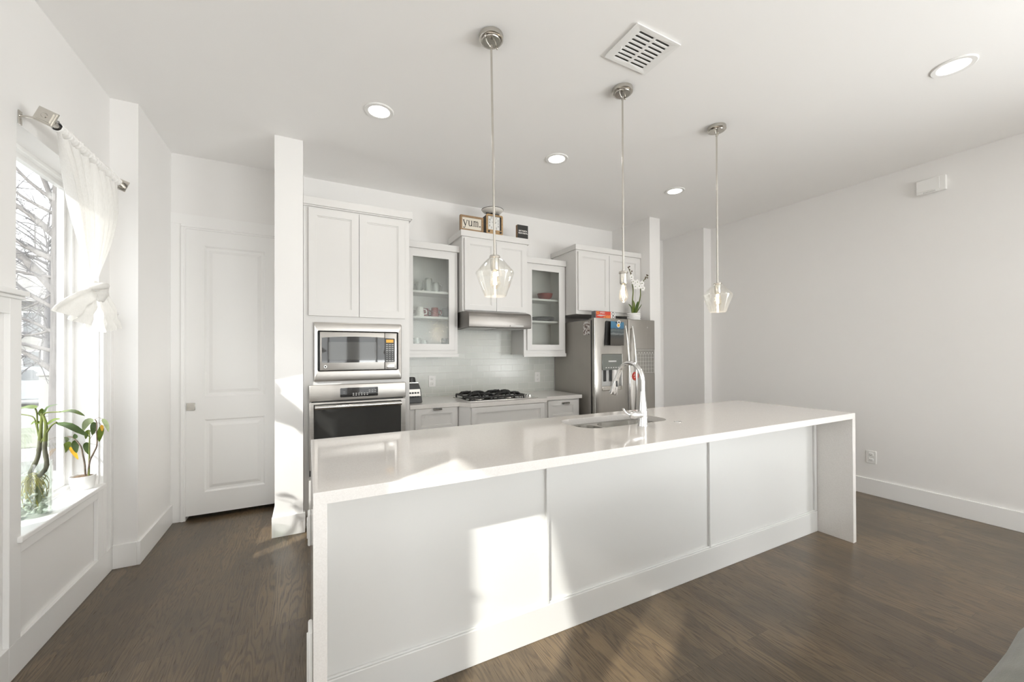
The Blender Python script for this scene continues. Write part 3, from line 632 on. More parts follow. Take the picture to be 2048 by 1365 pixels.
MB().tube([(0.052, 3.362, 0.938), (0.70, 3.362, 0.938)], 0.0165, 16).tube([(0.075, 3.366, 0.936), (0.085, 3.415, 0.925)], 0.013, 10).tube([(0.677, 3.366, 0.936), (0.667, 3.415, 0.925)], 0.013, 10).build('handle', 'bright_steel', od, smooth=60)
MB().box(0.015, 0.744, 3.42, FY-0.001, 0.405, 0.45).build('vent_slot', 'black_plastic', ov)
MB().box(0.035, 0.725, FY, 3.95, 0.425, 1.09).build('case', 'black_plastic', ov)

# ------------------------------------------------------------------ wall cabinets
def wall_cab(name, label, x0, x1, yf, z0, z1, cx0, cx1, cy, cz0, cz1, doors, glass, frame, shelves=(), base_mold=None, backy=4.084):
    t = thing(name, label, 'cabinet', ((x0+x1)/2, backy, z0))
    carcass(t, x0, x1, yf, backy, z0, z1, frame=frame, shelves=shelves)
    mb = MB().box(cx0, cx1, cy, backy, cz0, cz1, 0.002); mb.build('crown', 'cabinet_paint', t)
    if base_mold: MB().box(base_mold[0], base_mold[1], base_mold[2], base_mold[2]+0.02, base_mold[3], base_mold[4], 0.002).box(base_mold[0], base_mold[1], base_mold[2]+0.02, backy, base_mold[4]-0.01, base_mold[4], 0.001).build('light_rail', 'cabinet_paint', t)
    for (a, b, c, d) in doors: shaker('door', t, a, b, c, d, yf-0.02, glass='rain_glass' if glass else None, rail=0.062 if glass else 0.055)
    return t
wall_cab('glass_front_cabinet', 'white glass-door wall cabinet with mugs, right of the tall oven cabinet', 0.786, 1.345, 3.79, 1.345, 2.37, 0.786, 1.36, 3.765, 2.362, 2.424, [(0.833, 1.310, 1.381, 2.343)], True, 0.05, (1.942, 1.693), (0.786, 1.353, 3.774, 1.312, 1.346))
wall_cab('glass_front_cabinet', 'white glass-door wall cabinet with red bowl, between range hood and refrigerator', 2.105, 2.655, 3.79, 1.345, 2.355, 2.105, 2.657, 3.765, 2.345, 2.408, [(2.14, 2.62, 1.381, 2.33)], True, 0.05, (1.942, 1.693), (2.098, 2.657, 3.774, 1.308, 1.346))
wall_cab('hood_cabinet', 'white two-door cabinet above the range hood, carrying the signs', 1.362, 2.102, 3.70, 1.765, 2.512, 1.345, 2.122, 3.682, 2.512, 2.572, [(1.382, 1.727, 1.780, 2.492), (1.730, 2.082, 1.780, 2.492)], False, 0.05)
wall_cab('fridge_cabinet', 'white two-door cabinet high above the refrigerator', 2.664, 3.634, 3.59, 1.785, 2.505, 2.648, 3.634, 3.572, 2.505, 2.562, [(2.684, 3.125, 1.825, 2.482), (3.130, 3.594, 1.825, 2.482)], False, 0.05)
# range hood
rh = thing('range_hood', 'brushed stainless under-cabinet range hood above the cooktop', 'range hood', (1.71, 3.8, 1.60))
prof = [(4.07, 1.605), (3.53, 1.60), (3.522, 1.604), (3.516, 1.64), (3.516, 1.70), (3.522, 1.727), (3.54, 1.745), (3.60, 1.762), (4.07, 1.762)]
MB().prism(prof, 'x', 1.362, 2.045, b=0.002).build('canopy', 'hood_steel', rh, smooth=60)
fl = MB()
for k in range(2): fl.box(1.40+0.32*k, 1.69+0.32*k, 3.60, 3.98, 1.596, 1.601)
fl.build('filter', 'grey_plastic', rh)
MB().box(1.80, 1.95, 3.512, 3.518, 1.615, 1.628).build('switch_panel', 'grey_plastic', rh)

# ------------------------------------------------------------------ base cabinets and back worktop
poly = [(0.79, 3.4526), (1.240, 3.4526), (1.305, 3.33), (2.112, 3.33), (2.188, 3.4526), (2.635, 3.4526), (2.635, 4.084), (0.79, 4.084)]
tag(MB().prism(poly, 'z', 0.862, 0.90, b=0.0015).build('back_worktop', 'quartz', origin=(1.7, 3.8, 0.862), smooth=30), 'pale quartz worktop along the tiled back wall holding the cooktop', 'worktop')
def base_cab(label, x0, x1, yf, fronts, poly=None):
    t = thing('base_cabinet', label, 'cabinet', ((x0+x1)/2, 3.8, 0))
    carcass(t, x0, x1, yf, 4.08, 0.10, 0.861, frame=0.05)
    MB().box(x0, x1, yf+0.06, yf+0.075, 0, 0.10).build('toe_kick', 'cabinet_paint', t, smooth=0)
    if poly:
        for a, b in poly:
            d = (Vector((b[0]-a[0], b[1]-a[1], 0))).normalized(); nrm = Vector((d.y, -d.x, 0))*0.012
            q = [(a[0], a[1]), (b[0], b[1]), (b[0]-nrm.x, b[1]-nrm.y), (a[0]-nrm.x, a[1]-nrm.y)]
            MB().prism(q, 'z', 0.10, 0.861).build('angled_post', 'cabinet_paint', t, smooth=0)
    for (nm, a, b, c, d, h) in fronts:
        o = shaker(nm, t, a, b, c, d, yf-0.02, rail=0.05)
        if h: tab_pull(o, h[0], h[1], h[2], yf-0.02)
    return t
base_cab('white base cabinet left of the cooktop, below the blender', 0.792, 1.236, 3.478, [('drawer', 0.838, 1.222, 0.655, 0.866-0.006, (0.992, 1.072, 0.856)), ('door', 0.838, 1.222, 0.125, 0.645, (0.992, 1.072, 0.64))])
base_cab('white bumped-out base cabinet under the cooktop', 1.302, 2.098, 3.352, [('drawer_front', 1.316, 2.084, 0.655, 0.858, None), ('door', 1.316, 1.698, 0.125, 0.645, None), ('door', 1.702, 2.084, 0.125, 0.645, None)], poly=[((1.238, 3.476), (1.302, 3.352)), ((2.098, 3.352), (2.176, 3.476))])
base_cab('white base cabinet right of the cooktop next to the refrigerator', 2.178, 2.612, 3.478, [('drawer', 2.208, 2.57, 0.655, 0.85, (2.375, 2.462, 0.828)), ('door', 2.208, 2.57, 0.125, 0.645, (2.35, 2.43, 0.64))])
# cooktop
ck = thing('cooktop', 'black gas cooktop with cast iron grates on the back worktop', 'cooktop', (1.69, 3.66, 0.90))
MB().box(1.325, 2.065, 3.42, 3.885, 0.9005, 0.907, 0.003).build('base_plate', 'bright_steel', ck)
MB().box(1.345, 1.925, 3.44, 3.865, 0.906, 0.909, 0.001).build('burner_deck', 'cook_glass', ck)
bc = [(1.47, 3.54, 0.036), (1.47, 3.76, 0.028), (1.79, 3.54, 0.03), (1.79, 3.76, 0.036)]
for (x, y, r) in bc:
    b_ = MB().lathe([(r+0.014, 0.909), (r+0.014, 0.913), (r, 0.918), (r*0.9, 0.922)], (x, y, 0), 24).build('burner', 'nickel', ck, smooth=40)
    MB().lathe([(r*0.95, 0.922), (r*0.95, 0.928), (r*0.8, 0.931), (0.0001, 0.932)], (x, y, 0), 24).build('cap', 'cast_iron', b_, smooth=40)
for gx0, gx1, cs in ((1.352, 1.628, bc[:2]), (1.638, 1.914, bc[2:])):
    g = MB(); z = 0.945; r = 0.0085
    for (a, b) in (((gx0, 3.45), (gx1, 3.45)), ((gx1, 3.45), (gx1, 3.855)), ((gx1, 3.855), (gx0, 3.855)), ((gx0, 3.855), (gx0, 3.45)), ((gx0, 3.652), (gx1, 3.652))):
        g.tube([(a[0], a[1], z-0.012), (b[0], b[1], z-0.012)], r, 8)
    for (x, y) in ((gx0, 3.45), (gx1, 3.45), (gx0, 3.855), (gx1, 3.855), (gx0, 3.652), (gx1, 3.652)): g.tube([(x, y, 0.909), (x, y, z-0.012)], r, 8)
    for (bx, by, _) in cs:
        for k in range(4):
            a = PI/4+k*PI/2; dx, dy = math.cos(a), math.sin(a)
            ex = gx0 if dx < 0 else gx1; ey = (3.45 if by < 3.65 else 3.652) if dy < 0 else (3.652 if by < 3.65 else 3.855)
            for (qx, qy) in ((ex, by+dy*0.045), (bx+dx*0.045, ey)):
                g.tube([(qx, qy, z-0.012), (qx+(bx-qx)*0.25, qy+(by-qy)*0.25, z+0.012), (qx+(bx-qx)*0.5, qy+(by-qy)*0.5, z+0.014), (bx+(qx-bx)*0.22, by+(qy-by)*0.22, z+0.012)], r, 8)
    g.build('grate', 'cast_iron', ck, smooth=50)
for k in range(5):
    yy = 3.455+0.05*k
    MB().lathe([(0.021, 0.907), (0.021, 0.912), (0.017, 0.914), (0.016, 0.932), (0.013, 0.935), (0.0001, 0.935)], (1.985, yy, 0), 20).build('knob', 'bright_steel', ck, smooth=40)
# blender
bl = thing('blender', 'black and chrome blender base standing in the corner beside the oven cabinet', 'blender', (0.87, 3.66, 0.90))
def frust(x0, x1, y0, y1, z0, xa, xb, ya, yb, z1, mb):
    vs = [(x0, y0, z0), (x1, y0, z0), (x1, y1, z0), (x0, y1, z0), (xa, ya, z1), (xb, ya, z1), (xb, yb, z1), (xa, yb, z1)]
    mb.add(vs, [(3, 2, 1, 0), (4, 5, 6, 7), (0, 1, 5, 4), (1, 2, 6, 5), (2, 3, 7, 6), (3, 0, 4, 7)]); return mb
mb = frust(0.80, 0.932, 3.58, 3.74, 0.908, 0.806, 0.92, 3.60, 3.73, 1.03, MB()); mb.box(0.803, 0.93, 3.585, 3.735, 0.90, 0.91, 0.003); mb.build('base', 'black_plastic', bl)
frust(0.806, 0.92, 3.60, 3.73, 1.03, 0.81, 0.905, 3.61, 3.725, 1.075, MB()).build('shoulder', 'black_plastic', bl)
fp = frust(0.803, 0.922, 3.5835, 3.59, 0.925, 0.806, 0.914, 3.598, 3.604, 1.025, MB()).build('control_panel', 'stainless', bl)
for q in range(4):
    for r in range(2): MB().box(0.815+q*0.024, 0.833+q*0.024, 3.582+0.009*r, 3.59+0.009*r, 0.95+0.035*r, 0.965+0.035*r, 0.001).build('button', 'black_plastic', fp)
MB().box(0.812, 0.903, 3.612, 3.722, 1.075, 1.088, 0.002).build('chrome_band', 'bright_steel', bl)
MB().lathe([(0.047, 1.088), (0.045, 1.10), (0.040, 1.128), (0.034, 1.132), (0.0001, 1.132)], (0.845, 3.667, 0), 24).build('jar_collar', 'black_plastic', bl, smooth=40)

# ------------------------------------------------------------------ refrigerator
FR0, FR1, FRM, FYF = 2.692, 3.572, 3.158, 3.31
fr = thing('refrigerator', 'stainless side-by-side refrigerator with bowed handles and water dispenser', 'refrigerator', (3.13, 3.7, 0))
MB().box(FR0+0.004, FR1-0.004, 3.385, 4.07, 0.02, 1.705, 0.006).build('case', 'fridge_side', fr)
MB().box(FR0+0.01, FR1-0.01, 3.36, 3.385, 0.06, 1.70).build('gasket', 'black_plastic', fr, smooth=0)
for x in (FR0+0.05, FR1-0.11): MB().box(x, x+0.06, 3.37, 3.47, 1.705, 1.722, 0.004).build('hinge_cover', 'fridge_side', fr)
MB().box(FR0+0.01, FR1-0.01, 3.375, 3.39, 0.0, 0.06).build('kick_grille', 'black_plastic', fr, smooth=0)
DX0, DX1, DZ0, DZ1 = 2.792, 3.072, 0.945, 1.333
dl = MB().prism([(FR0, 0.065), (FRM, 0.065), (FRM, 1.722), (FR0, 1.722)], 'y', FYF, 3.358, holes=[[(DX0, DZ0), (DX1, DZ0), (DX1, DZ1), (DX0, DZ1)]], b=0.006).build('freezer_door', 'stainless_fridge', fr, smooth=55)
dr = MB().box(FRM+0.008, FR1, FYF, 3.358, 0.065, 1.722, 0.008).build('fridge_door', 'stainless_fridge', fr, smooth=55)
MB().box(FR0-0.001, FR0+0.012, FYF-0.001, FYF+0.012, 0.066, 1.721, 0.004).build('edge_trim', 'bright_steel', dl)  # bright strip standing in for the highlight along the door edge
mb = MB().box(DX0, DX1, FYF-0.004, FYF+0.02, 1.165, DZ1, 0.004); dpn = mb.build('dispenser_panel', 'dispenser_face', dl)
for q in range(6): MB().box(DX0+0.045+q*0.034, DX0+0.062+q*0.034, FYF-0.0048, FYF-0.003, 1.186, 1.193).build('dispenser_key', 'toy_white', dpn, smooth=0)
MB().box(DX0+0.085, DX0+0.195, FYF-0.0048, FYF-0.003, 1.25, 1.266).build('dispenser_display', 'grey_plastic', dpn, smooth=0)
mb = MB().box(DX0, DX1, 3.352, 3.357, DZ0, 1.165).box(DX0, DX0+0.004, FYF+0.004, 3.352, DZ0, 1.165).box(DX1-0.004, DX1, FYF+0.004, 3.352, DZ0, 1.165); mb.build('dispenser_recess', 'grey_plastic', dl, smooth=0)
MB().box(DX0, DX1, FYF-0.006, 3.352, DZ0, DZ0+0.045, 0.003).build('drip_tray', 'nickel', dl)
for x in (DX0+0.05, DX0+0.13): MB().box(x, x+0.03, 3.335, 3.345, 1.04, 1.16, 0.003).build('dispenser_paddle', 'black_plastic', dl)
MB().tube([(DX0+0.185, 3.332, DZ0+0.045), (DX0+0.185, 3.332, 1.165)], 0.03, 16).build('dispenser_spout', 'toy_white', dl)
def bow(x, parent):
    pts = [(x, FYF-0.012-0.062*math.sin(PI*t)**0.8, 0.47+1.175*t) for t in [k/24 for k in range(25)]]
    mb = MB().tube(pts, 0.0125, 12, ry=0.010); mb.tube([(x, FYF+0.002, 0.485), (x, FYF-0.018, 0.485)], 0.012, 10); mb.tube([(x, FYF+0.002, 1.63), (x, FYF-0.018, 1.63)], 0.012, 10)
    mb.build('handle', 'bright_steel', parent, smooth=60)
bow(FRM-0.045, dl); bow(FRM+0.055, dr)
MB().lathe([(0.0001, FYF-0.002), (0.008, FYF-0.002), (0.009, FYF+0.001)], (3.455, 0, 1.638), 16, 'y').build('badge', 'bright_steel', dr)
# things stuck on it
c = thing('wall_calendar', 'clear acrylic calendar with white grid on the right refrigerator door', 'calendar', (3.405, FYF, 1.25))
MB().box(3.245, 3.562, FYF-0.004, FYF-0.0005, 1.108, 1.398, 0.0005).build('sheet', 'acrylic', c, smooth=0)
mb = MB(); y0, y1 = FYF-0.0052, FYF-0.0042
for k in range(8): x = 3.258+k*0.0415; mb.box(x-0.001, x+0.001, y0, y1, 1.122, 1.335)
for k in range(6): z = 1.122+k*0.0426; mb.box(3.258, 3.5485, y0, y1, z-0.001, z+0.001)
mb.box(3.5575, 3.5595, y0, y1, 1.11, 1.385)
mb.build('grid_lines', 'sign_white', c, smooth=0)
for k in range(12): MB().box(3.262+k*0.0245, 3.2715+k*0.0245, y0, y1, 1.377, 1.383).build('month_mark', 'sign_white', c, smooth=0)
for k in range(7): x = 3.272+k*0.0415; MB().box(x, x+0.014, y0, y1, 1.345, 1.352).build('weekday_mark', 'sign_white', c, smooth=0)
for (x, z) in ((3.25, 1.39), (3.556, 1.39), (3.25, 1.116)): MB().lathe([(0.0001, FYF-0.009), (0.005, FYF-0.009), (0.006, FYF-0.004)], (x, 0, z), 12, 'y').build('stud', 'bright_steel', c)
pc = thing('sea_calendar', 'hanging print of grey sea under a blue band on the left refrigerator door', 'print', (2.95, FYF, 1.56))
vs = [(2.872, FYF-0.05, 1.688), (3.085, FYF-0.018, 1.683), (3.072, FYF-0.03, 1.428), (2.855, FYF-0.062, 1.430)]
MB().add(vs+[(p[0], p[1]+0.003, p[2]) for p in vs], [(0, 3, 2, 1), (4, 5, 6, 7), (0, 1, 5, 4), (1, 2, 6, 5), (2, 3, 7, 6), (3, 0, 4, 7)]).build('sheet', 'sea_print', pc, smooth=0)
vs = [(2.842, FYF-0.012, 1.692), (3.06, FYF-0.008, 1.687), (3.05, FYF-0.008, 1.427), (2.826, FYF-0.012, 1.429)]
MB().add(vs+[(p[0], p[1]+0.006, p[2]) for p in vs], [(0, 3, 2, 1), (4, 5, 6, 7), (0, 1, 5, 4), (1, 2, 6, 5), (2, 3, 7, 6), (3, 0, 4, 7)]).build('backing_sheet', 'sign_black', pc, smooth=0)  # black sheet near the door, shaped like the print and shifted left
MB().box(2.90, 3.03, FYF-0.04, FYF, 1.672, 1.680, 0.002).build('clip', 'black_plastic', pc)
mg = thing('flower_magnet', 'yellow flower magnet with white ring pinning the blue print', 'magnet', (2.985, FYF-0.03, 1.662))
MB().lathe([(0.0001, -0.010), (0.018, -0.009), (0.022, -0.004), (0.021, 0.0)], (2.983, FYF-0.036, 1.645), 20, 'y').build('disc', 'magnet_yellow', mg, smooth=50)
MB().tube([(2.983+0.02*math.cos(a), FYF-0.043, 1.645+0.02*math.sin(a)) for a in [2*PI*k/20 for k in range(21)]], 0.004, 8).tube([(2.99+0.017*math.cos(a), FYF-0.043, 1.678+0.017*math.sin(a)) for a in [2*PI*k/20 for k in range(21)]], 0.005, 8).build('ring', 'toy_white', mg, smooth=60)
rm = thing('round_magnet', 'round red magnet with white squiggle low on the right refrigerator door', 'magnet', (3.264, FYF, 1.085))
MB().lathe([(0.0001, FYF-0.006), (0.045, FYF-0.006), (0.048, FYF-0.003), (0.048, FYF)], (3.264, 0, 1.087), 28, 'y').build('disc', 'magnet_red', rm, smooth=40)
MB().tube(spline([(3.236, FYF-0.007, 1.093), (3.252, FYF-0.007, 1.104), (3.264, FYF-0.007, 1.092), (3.278, FYF-0.007, 1.104), (3.292, FYF-0.007, 1.096)], 4), 0.0035, 8).tube(spline([(3.242, FYF-0.007, 1.070), (3.262, FYF-0.007, 1.078), (3.284, FYF-0.007, 1.070)], 4), 0.0035, 8).build('squiggle', 'toy_white', rm)
ph = MB().box(FR0-0.0005, FR0+0.004, 3.398, 3.50, 1.545, 1.69, 0.0005).build('photo_strip', 'snapshot_print', origin=(FR0, 3.45, 1.6), smooth=0)
tag(ph, 'small snapshot stuck on the left side of the refrigerator', 'photo')
# on top of it
bx = thing('toy_box', 'red and grey toy brick box lying on top of the refrigerator', 'box', (2.93, 3.43, 1.722))
MB().box(2.785, 3.065, 3.405, 3.475, 1.722, 1.808, 0.0015).build('carton', 'toy_grey', bx)
MB().box(2.792, 2.998, 3.4035, 3.4052, 1.728, 1.804).build('red_print', 'toy_red', bx, smooth=0)
MB().prism([(2.80, 1.729), (2.88, 1.735), (2.93, 1.765), (2.985, 1.768), (2.992, 1.729)], 'y', 3.4025, 3.404).build('car_print', 'toy_orange', bx, smooth=0)
MB().prism([(2.80, 1.757), (2.84, 1.768), (2.93, 1.764), (2.86, 1.75)], 'y', 3.402, 3.4035).build('grey_print', 'grey_plastic', bx, smooth=0)
MB().box(2.998, 3.062, 3.4035, 3.4052, 1.728, 1.804).build('white_print', 'toy_white', bx, smooth=0)
MB().lathe([(0.012, 3.403), (0.02, 3.403), (0.02, 3.404), (0.012, 3.404)], (3.03, 0, 1.782), 16, 'y', closed=True).lathe([(0.01, 3.403), (0.019, 3.403), (0.019, 3.404), (0.01, 3.404)], (3.035, 0, 1.746), 16, 'y', closed=True).build('ring_print', 'toy_grey', bx)
lg = MB().box(2.80, 2.828, 3.402, 3.404, 1.777, 1.80).build('logo_square', 'toy_yellow', bx, smooth=0)
MB().box(2.803, 2.825, 3.4012, 3.4025, 1.78, 1.797).build('logo_fill', 'toy_red', lg, smooth=0)
text('SPEED', 0.026, facing_y(2.878, 3.4025, 1.788), 'lettering', 'toy_white', bx)
# orchid
orc = thing('potted_orchid', 'white orchid with two stems in a ribbed white pot on the refrigerator', 'orchid', (3.375, 3.44, 1.722))
prof = [(0.066, 1.722)]
for k in range(4): z = 1.722+0.021*k; prof += [(0.074, z+0.003), (0.0775, z+0.0105), (0.074, z+0.018), (0.071, z+0.021)]
prof += [(0.064, 1.806), (0.062, 1.79), (0.0001, 1.79)]
MB().lathe(prof, (3.375, 3.44, 0), 32).build('pot', 'ceramic_white', orc, smooth=60)
MB().lathe([(0.0615, 1.791), (0.05, 1.798), (0.0001, 1.80)], (3.375, 3.44, 0), 20).build('moss', 'soil', orc)
def leaf(mb, pts, w, nrm, fold=0.18, n=8, tip=1.0):
    P = spline(pts, max(2, n//(len(pts)-1))); m_ = len(P)-1; nrm = Vector(nrm).normalized(); vs = []; fs = []
    for i, p in enumerate(P):
        t = i/m_; tg = (P[min(i+1, m_)]-P[max(i-1, 0)]).normalized(); sd = tg.cross(nrm).normalized(); nn = sd.cross(tg).normalized()
        ww = w*max(0.02, math.sin(PI*min(1, t**0.8))**0.8*(1-0.25*t*tip))
        vs += [p-sd*ww, p-nn*ww*fold, p+sd*ww]
    k = len(vs); vs += [v-nrm*0.0008 for v in vs]
    for i in range(m_):
        for j in (0, 1):
            a, b, c_, d = 3*i+j, 3*i+j+1, 3*i+4+j, 3*i+3+j
            fs += [(a, b, c_, d), (k+d, k+c_, k+b, k+a)]
        fs += [(3*i, 3*i+3, k+3*i+3, k+3*i), (3*i+2, k+3*i+2, k+3*i+5, 3*i+5)]
    fs += [(0, k, k+1, 1), (1, k+1, k+2, 2), (3*m_, 3*m_+1, k+3*m_+1, k+3*m_), (3*m_+1, 3*m_+2, k+3*m_+2, k+3*m_+1)]
    return mb.add(vs, fs)
for (tx, ty, tz, w_, mt_) in ((-0.10, -0.02, 0.11, 0.014, 'leaf_dark'), (-0.035, -0.03, 0.155, 0.018, 'leaf_green'), (0.03, -0.035, 0.145, 0.024, 'leaf_dark'), (0.075, 0.0, 0.15, 0.02, 'leaf_green'), (0.12, -0.01, 0.12, 0.008, 'leaf_dark')):
    b0 = Vector((3.375+tx*0.25, 3.44, 1.797)); tp = Vector((3.375+tx, 3.44+ty, 1.80+tz))
    leaf(MB(), [b0, b0.lerp(tp, 0.5)+Vector((0, -0.015, 0.02)), tp], w_, (0.1, -1, 0.15)).build('leaf', mt_, orc, smooth=60)
stems = [[(3.345, 3.43, 1.80), (3.342, 3.425, 1.95), (3.348, 3.42, 2.07), (3.325, 3.415, 2.16), (3.31, 3.41, 2.24), (3.262, 3.405, 2.325)], [(3.40, 3.43, 1.80), (3.44, 3.425, 1.92), (3.462, 3.42, 2.02), (3.46, 3.415, 2.10), (3.50, 3.41, 2.19), (3.565, 3.405, 2.255)]]
for s_ in stems:
    MB().tube(spline(s_, 5), [0.007*(1-0.7*k/25)+0.0012 for k in range(26)], 8).build('stem', 'stem_green', orc, smooth=60)
def flower(c_, r):
    c_ = Vector(c_); mb = MB()
    for k in range(5):
        a = PI/2+2*PI*k/5+random.uniform(-0.1, 0.1); d = Vector((math.cos(a), -0.15, math.sin(a)))
        leaf(mb, [c_, c_+d*r*0.55+Vector((0, -0.006, 0)), c_+d*r], r*0.48, (0, -1, 0.1), fold=0.08, n=6, tip=0.2)
    o = mb.build('flower', 'petal', orc, smooth=60); MB().ball(c_+Vector((0, -0.006, 0)), r*0.16, 8, rings=5).build('flower_centre', 'leaf_pale', o)
for p in ((3.325, 3.40, 2.165), (3.355, 3.395, 2.11), (3.30, 3.40, 2.215), (3.42, 3.40, 2.12), (3.46, 3.395, 2.155), (3.475, 3.40, 2.10), (3.39, 3.40, 2.165)): flower(p, 0.034)
mb = MB()
for p in ((3.262, 3.405, 2.325), (3.28, 3.405, 2.30), (3.275, 3.4, 2.335), (3.31, 3.40, 2.285), (3.30, 3.405, 2.262), (3.565, 3.405, 2.258), (3.545, 3.40, 2.262), (3.53, 3.405, 2.235), (3.555, 3.40, 2.23), (3.52, 3.40, 2.215)): mb.ball(p, 0.0085, 8, rings=6)
mb.build('buds', 'bud', orc, smooth=60)

# ------------------------------------------------------------------ signs and the scale clock over the hood cabinet
ZT = 2.572
ys_ = thing('yum_sign', 'wood framed cream sign reading yum. on the hood cabinet', 'sign', (1.47, 3.72, ZT))
MB().prism([(1.345, ZT), (1.592, ZT), (1.592, ZT+0.152), (1.345, ZT+0.152)], 'y', 3.695, 3.73, holes=[[(1.363, ZT+0.018), (1.573, ZT+0.018), (1.573, ZT+0.134), (1.363, ZT+0.134)]], b=0.0015).build('frame', 'frame_wood', ys_)
MB().box(1.362, 1.574, 3.706, 3.726, ZT+0.017, ZT+0.135).build('panel', 'sign_paper', ys_, smooth=0)
mb = MB(); zb, h_ = ZT+0.052, 0.054
def bar(p, q, th_):
    p, q = Vector((p[0], 0, p[1])), Vector((q[0], 0, q[1])); d = (q-p).normalized(); s_ = Vector((-d.z, 0, d.x))*th_/2
    mb.add([(v.x, y, v.z) for y in (3.7045, 3.7062) for v in (p-s_, q-s_, q+s_, p+s_)], [(0, 1, 2, 3), (7, 6, 5, 4), (0, 4, 5, 1), (1, 5, 6, 2), (2, 6, 7, 3), (3, 7, 4, 0)])
def curve2(pts, th_):
    P = spline([(a, 0, b) for a, b in pts], 5)
    for a, b in zip(P[:-1], P[1:]): bar((a.x, a.z), (b.x, b.z), th_)
x = 1.376                              # y
bar((x+0.004, zb+h_), (x+0.024, zb+0.002), 0.009); bar((x+0.043, zb+h_), (x+0.024, zb+0.002), 0.005); curve2([(x+0.024, zb+0.002), (x+0.017, zb-0.02), (x+0.008, zb-0.025), (x+0.003, zb-0.018)], 0.005)
bar((x-0.004, zb+h_), (x+0.015, zb+h_), 0.004); bar((x+0.034, zb+h_), (x+0.05, zb+h_), 0.004); mb.lathe([(0.0001, 3.7045), (0.0045, 3.7045), (0.0045, 3.706)], (x+0.004, 0, zb-0.018), 10, 'y')
x = 1.430                              # u
bar((x+0.008, zb+h_), (x+0.008, zb+0.016), 0.008); curve2([(x+0.008, zb+0.016), (x+0.012, zb+0.003), (x+0.024, zb+0.002), (x+0.036, zb+0.012)], 0.007); bar((x+0.037, zb+h_), (x+0.037, zb), 0.008)
bar((x, zb+h_-0.002), (x+0.009, zb+h_-0.002), 0.004); bar((x+0.029, zb+h_-0.002), (x+0.038, zb+h_-0.002), 0.004); bar((x+0.034, zb+0.002), (x+0.046, zb+0.002), 0.004)
x = 1.486                              # m
for k, xx in enumerate((0.006, 0.027, 0.048)): bar((x+xx, zb+(h_ if k == 0 else h_-0.008)), (x+xx, zb), 0.007); bar((x+xx-0.008, zb+0.002), (x+xx+0.008, zb+0.002), 0.004)
for xx in (0.006, 0.027): curve2([(x+xx, zb+h_-0.014), (x+xx+0.009, zb+h_-0.001), (x+xx+0.018, zb+h_-0.003), (x+xx+0.021, zb+h_-0.012)], 0.006)
bar((x-0.002, zb+h_-0.002), (x+0.006, zb+h_-0.002), 0.004)
mb.lathe([(0.0001, 3.7045), (0.0068, 3.7045), (0.0068, 3.706)], (1.556, 0, zb+0.006), 14, 'y')
mb.build('lettering', 'ink', ys_, smooth=0)
ck_ = thing('scale_clock', 'wooden kitchen clock shaped like a scale with a white pan on the hood cabinet', 'clock', (1.715, 3.74, ZT))
MB().prism(rrect(1.622, 1.806, ZT, ZT+0.20, 0.018, 5), 'y', 3.70, 3.79, b=0.003).build('case', 'sign_black', ck_)
MB().prism(rrect(1.620, 1.808, ZT, ZT+0.202, 0.018, 5), 'y', 3.688, 3.70, holes=[rrect(1.638, 1.790, ZT+0.044, ZT+0.186, 0.008, 4)], b=0.0015).build('bezel', 'frame_wood_light', ck_)
MB().box(1.638, 1.790, 3.697, 3.70, ZT+0.044, ZT+0.186).build('dial_surround', 'sign_black', ck_, smooth=0)
df = MB().box(1.643, 1.772, 3.694, 3.698, ZT+0.046, ZT+0.182, 0.0005).build('dial', 'clock_face', ck_, smooth=0)
for k in range(12):
    a = PI/2-2*PI*(k+1)/12; ca, sa = math.cos(a), math.sin(a); q = 0.052/max(abs(ca), abs(sa))
    text(str(k+1), 0.026, facing_y(1.7075+q*ca*0.94, 3.6935, ZT+0.114+q*sa, (0.8, 1.15, 1)), 'numeral', 'ink', df)
mb = MB(); bar_y = mb
mb.add([(1.705, 3.6925, ZT+0.085), (1.709, 3.6925, ZT+0.083), (1.732, 3.6925, ZT+0.128), (1.729, 3.6925, ZT+0.13)], [(0, 1, 2, 3)]); mb.add([(1.707, 3.6922, ZT+0.115), (1.709, 3.6922, ZT+0.112), (1.682, 3.6922, ZT+0.124), (1.683, 3.6922, ZT+0.127)], [(0, 1, 2, 3)])
mb.lathe([(0.0001, 3.692), (0.006, 3.692), (0.006, 3.694)], (1.7075, 0, ZT+0.114), 12, 'y'); mb.build('hands', 'ink', df, smooth=0)
for x in (1.648, 1.714, 1.780): MB().lathe([(0.0001, 3.68), (0.010, 3.68), (0.011, 3.69)], (x, 0, ZT+0.024), 16, 'y').build('knob', 'sign_black', ck_)
MB().lathe([(0.016, ZT+0.20), (0.016, ZT+0.222), (0.03, ZT+0.226), (0.03, ZT+0.23)], (1.715, 3.745, 0), 20).box(1.64, 1.79, 3.738, 3.752, ZT+0.222, ZT+0.230).build('pan_bracket', 'sign_black', ck_)
MB().lathe([(0.0001, ZT+0.232), (0.05, ZT+0.233), (0.09, ZT+0.245), (0.106, ZT+0.262), (0.111, ZT+0.268), (0.114, ZT+0.266), (0.110, ZT+0.257), (0.092, ZT+0.241), (0.05, ZT+0.2295), (0.0001, ZT+0.229)], (1.715, 3.745, 0), 36).build('pan', 'enamel', ck_, smooth=50)
MB().lathe([(0.111, ZT+0.265), (0.1145, ZT+0.267), (0.1145, ZT+0.264), (0.112, ZT+0.262)], (1.715, 3.745, 0), 36, closed=True).build('pan_rim', 'sign_black', ck_, smooth=50)
es = thing('pasta_sign', 'small black block sign reading eat pasta run fasta on the hood cabinet', 'sign', (2.05, 3.71, ZT))
MB().box(1.985, 2.112, 3.70, 3.74, ZT, ZT+0.145, 0.001).build('block', 'frame_wood', es)
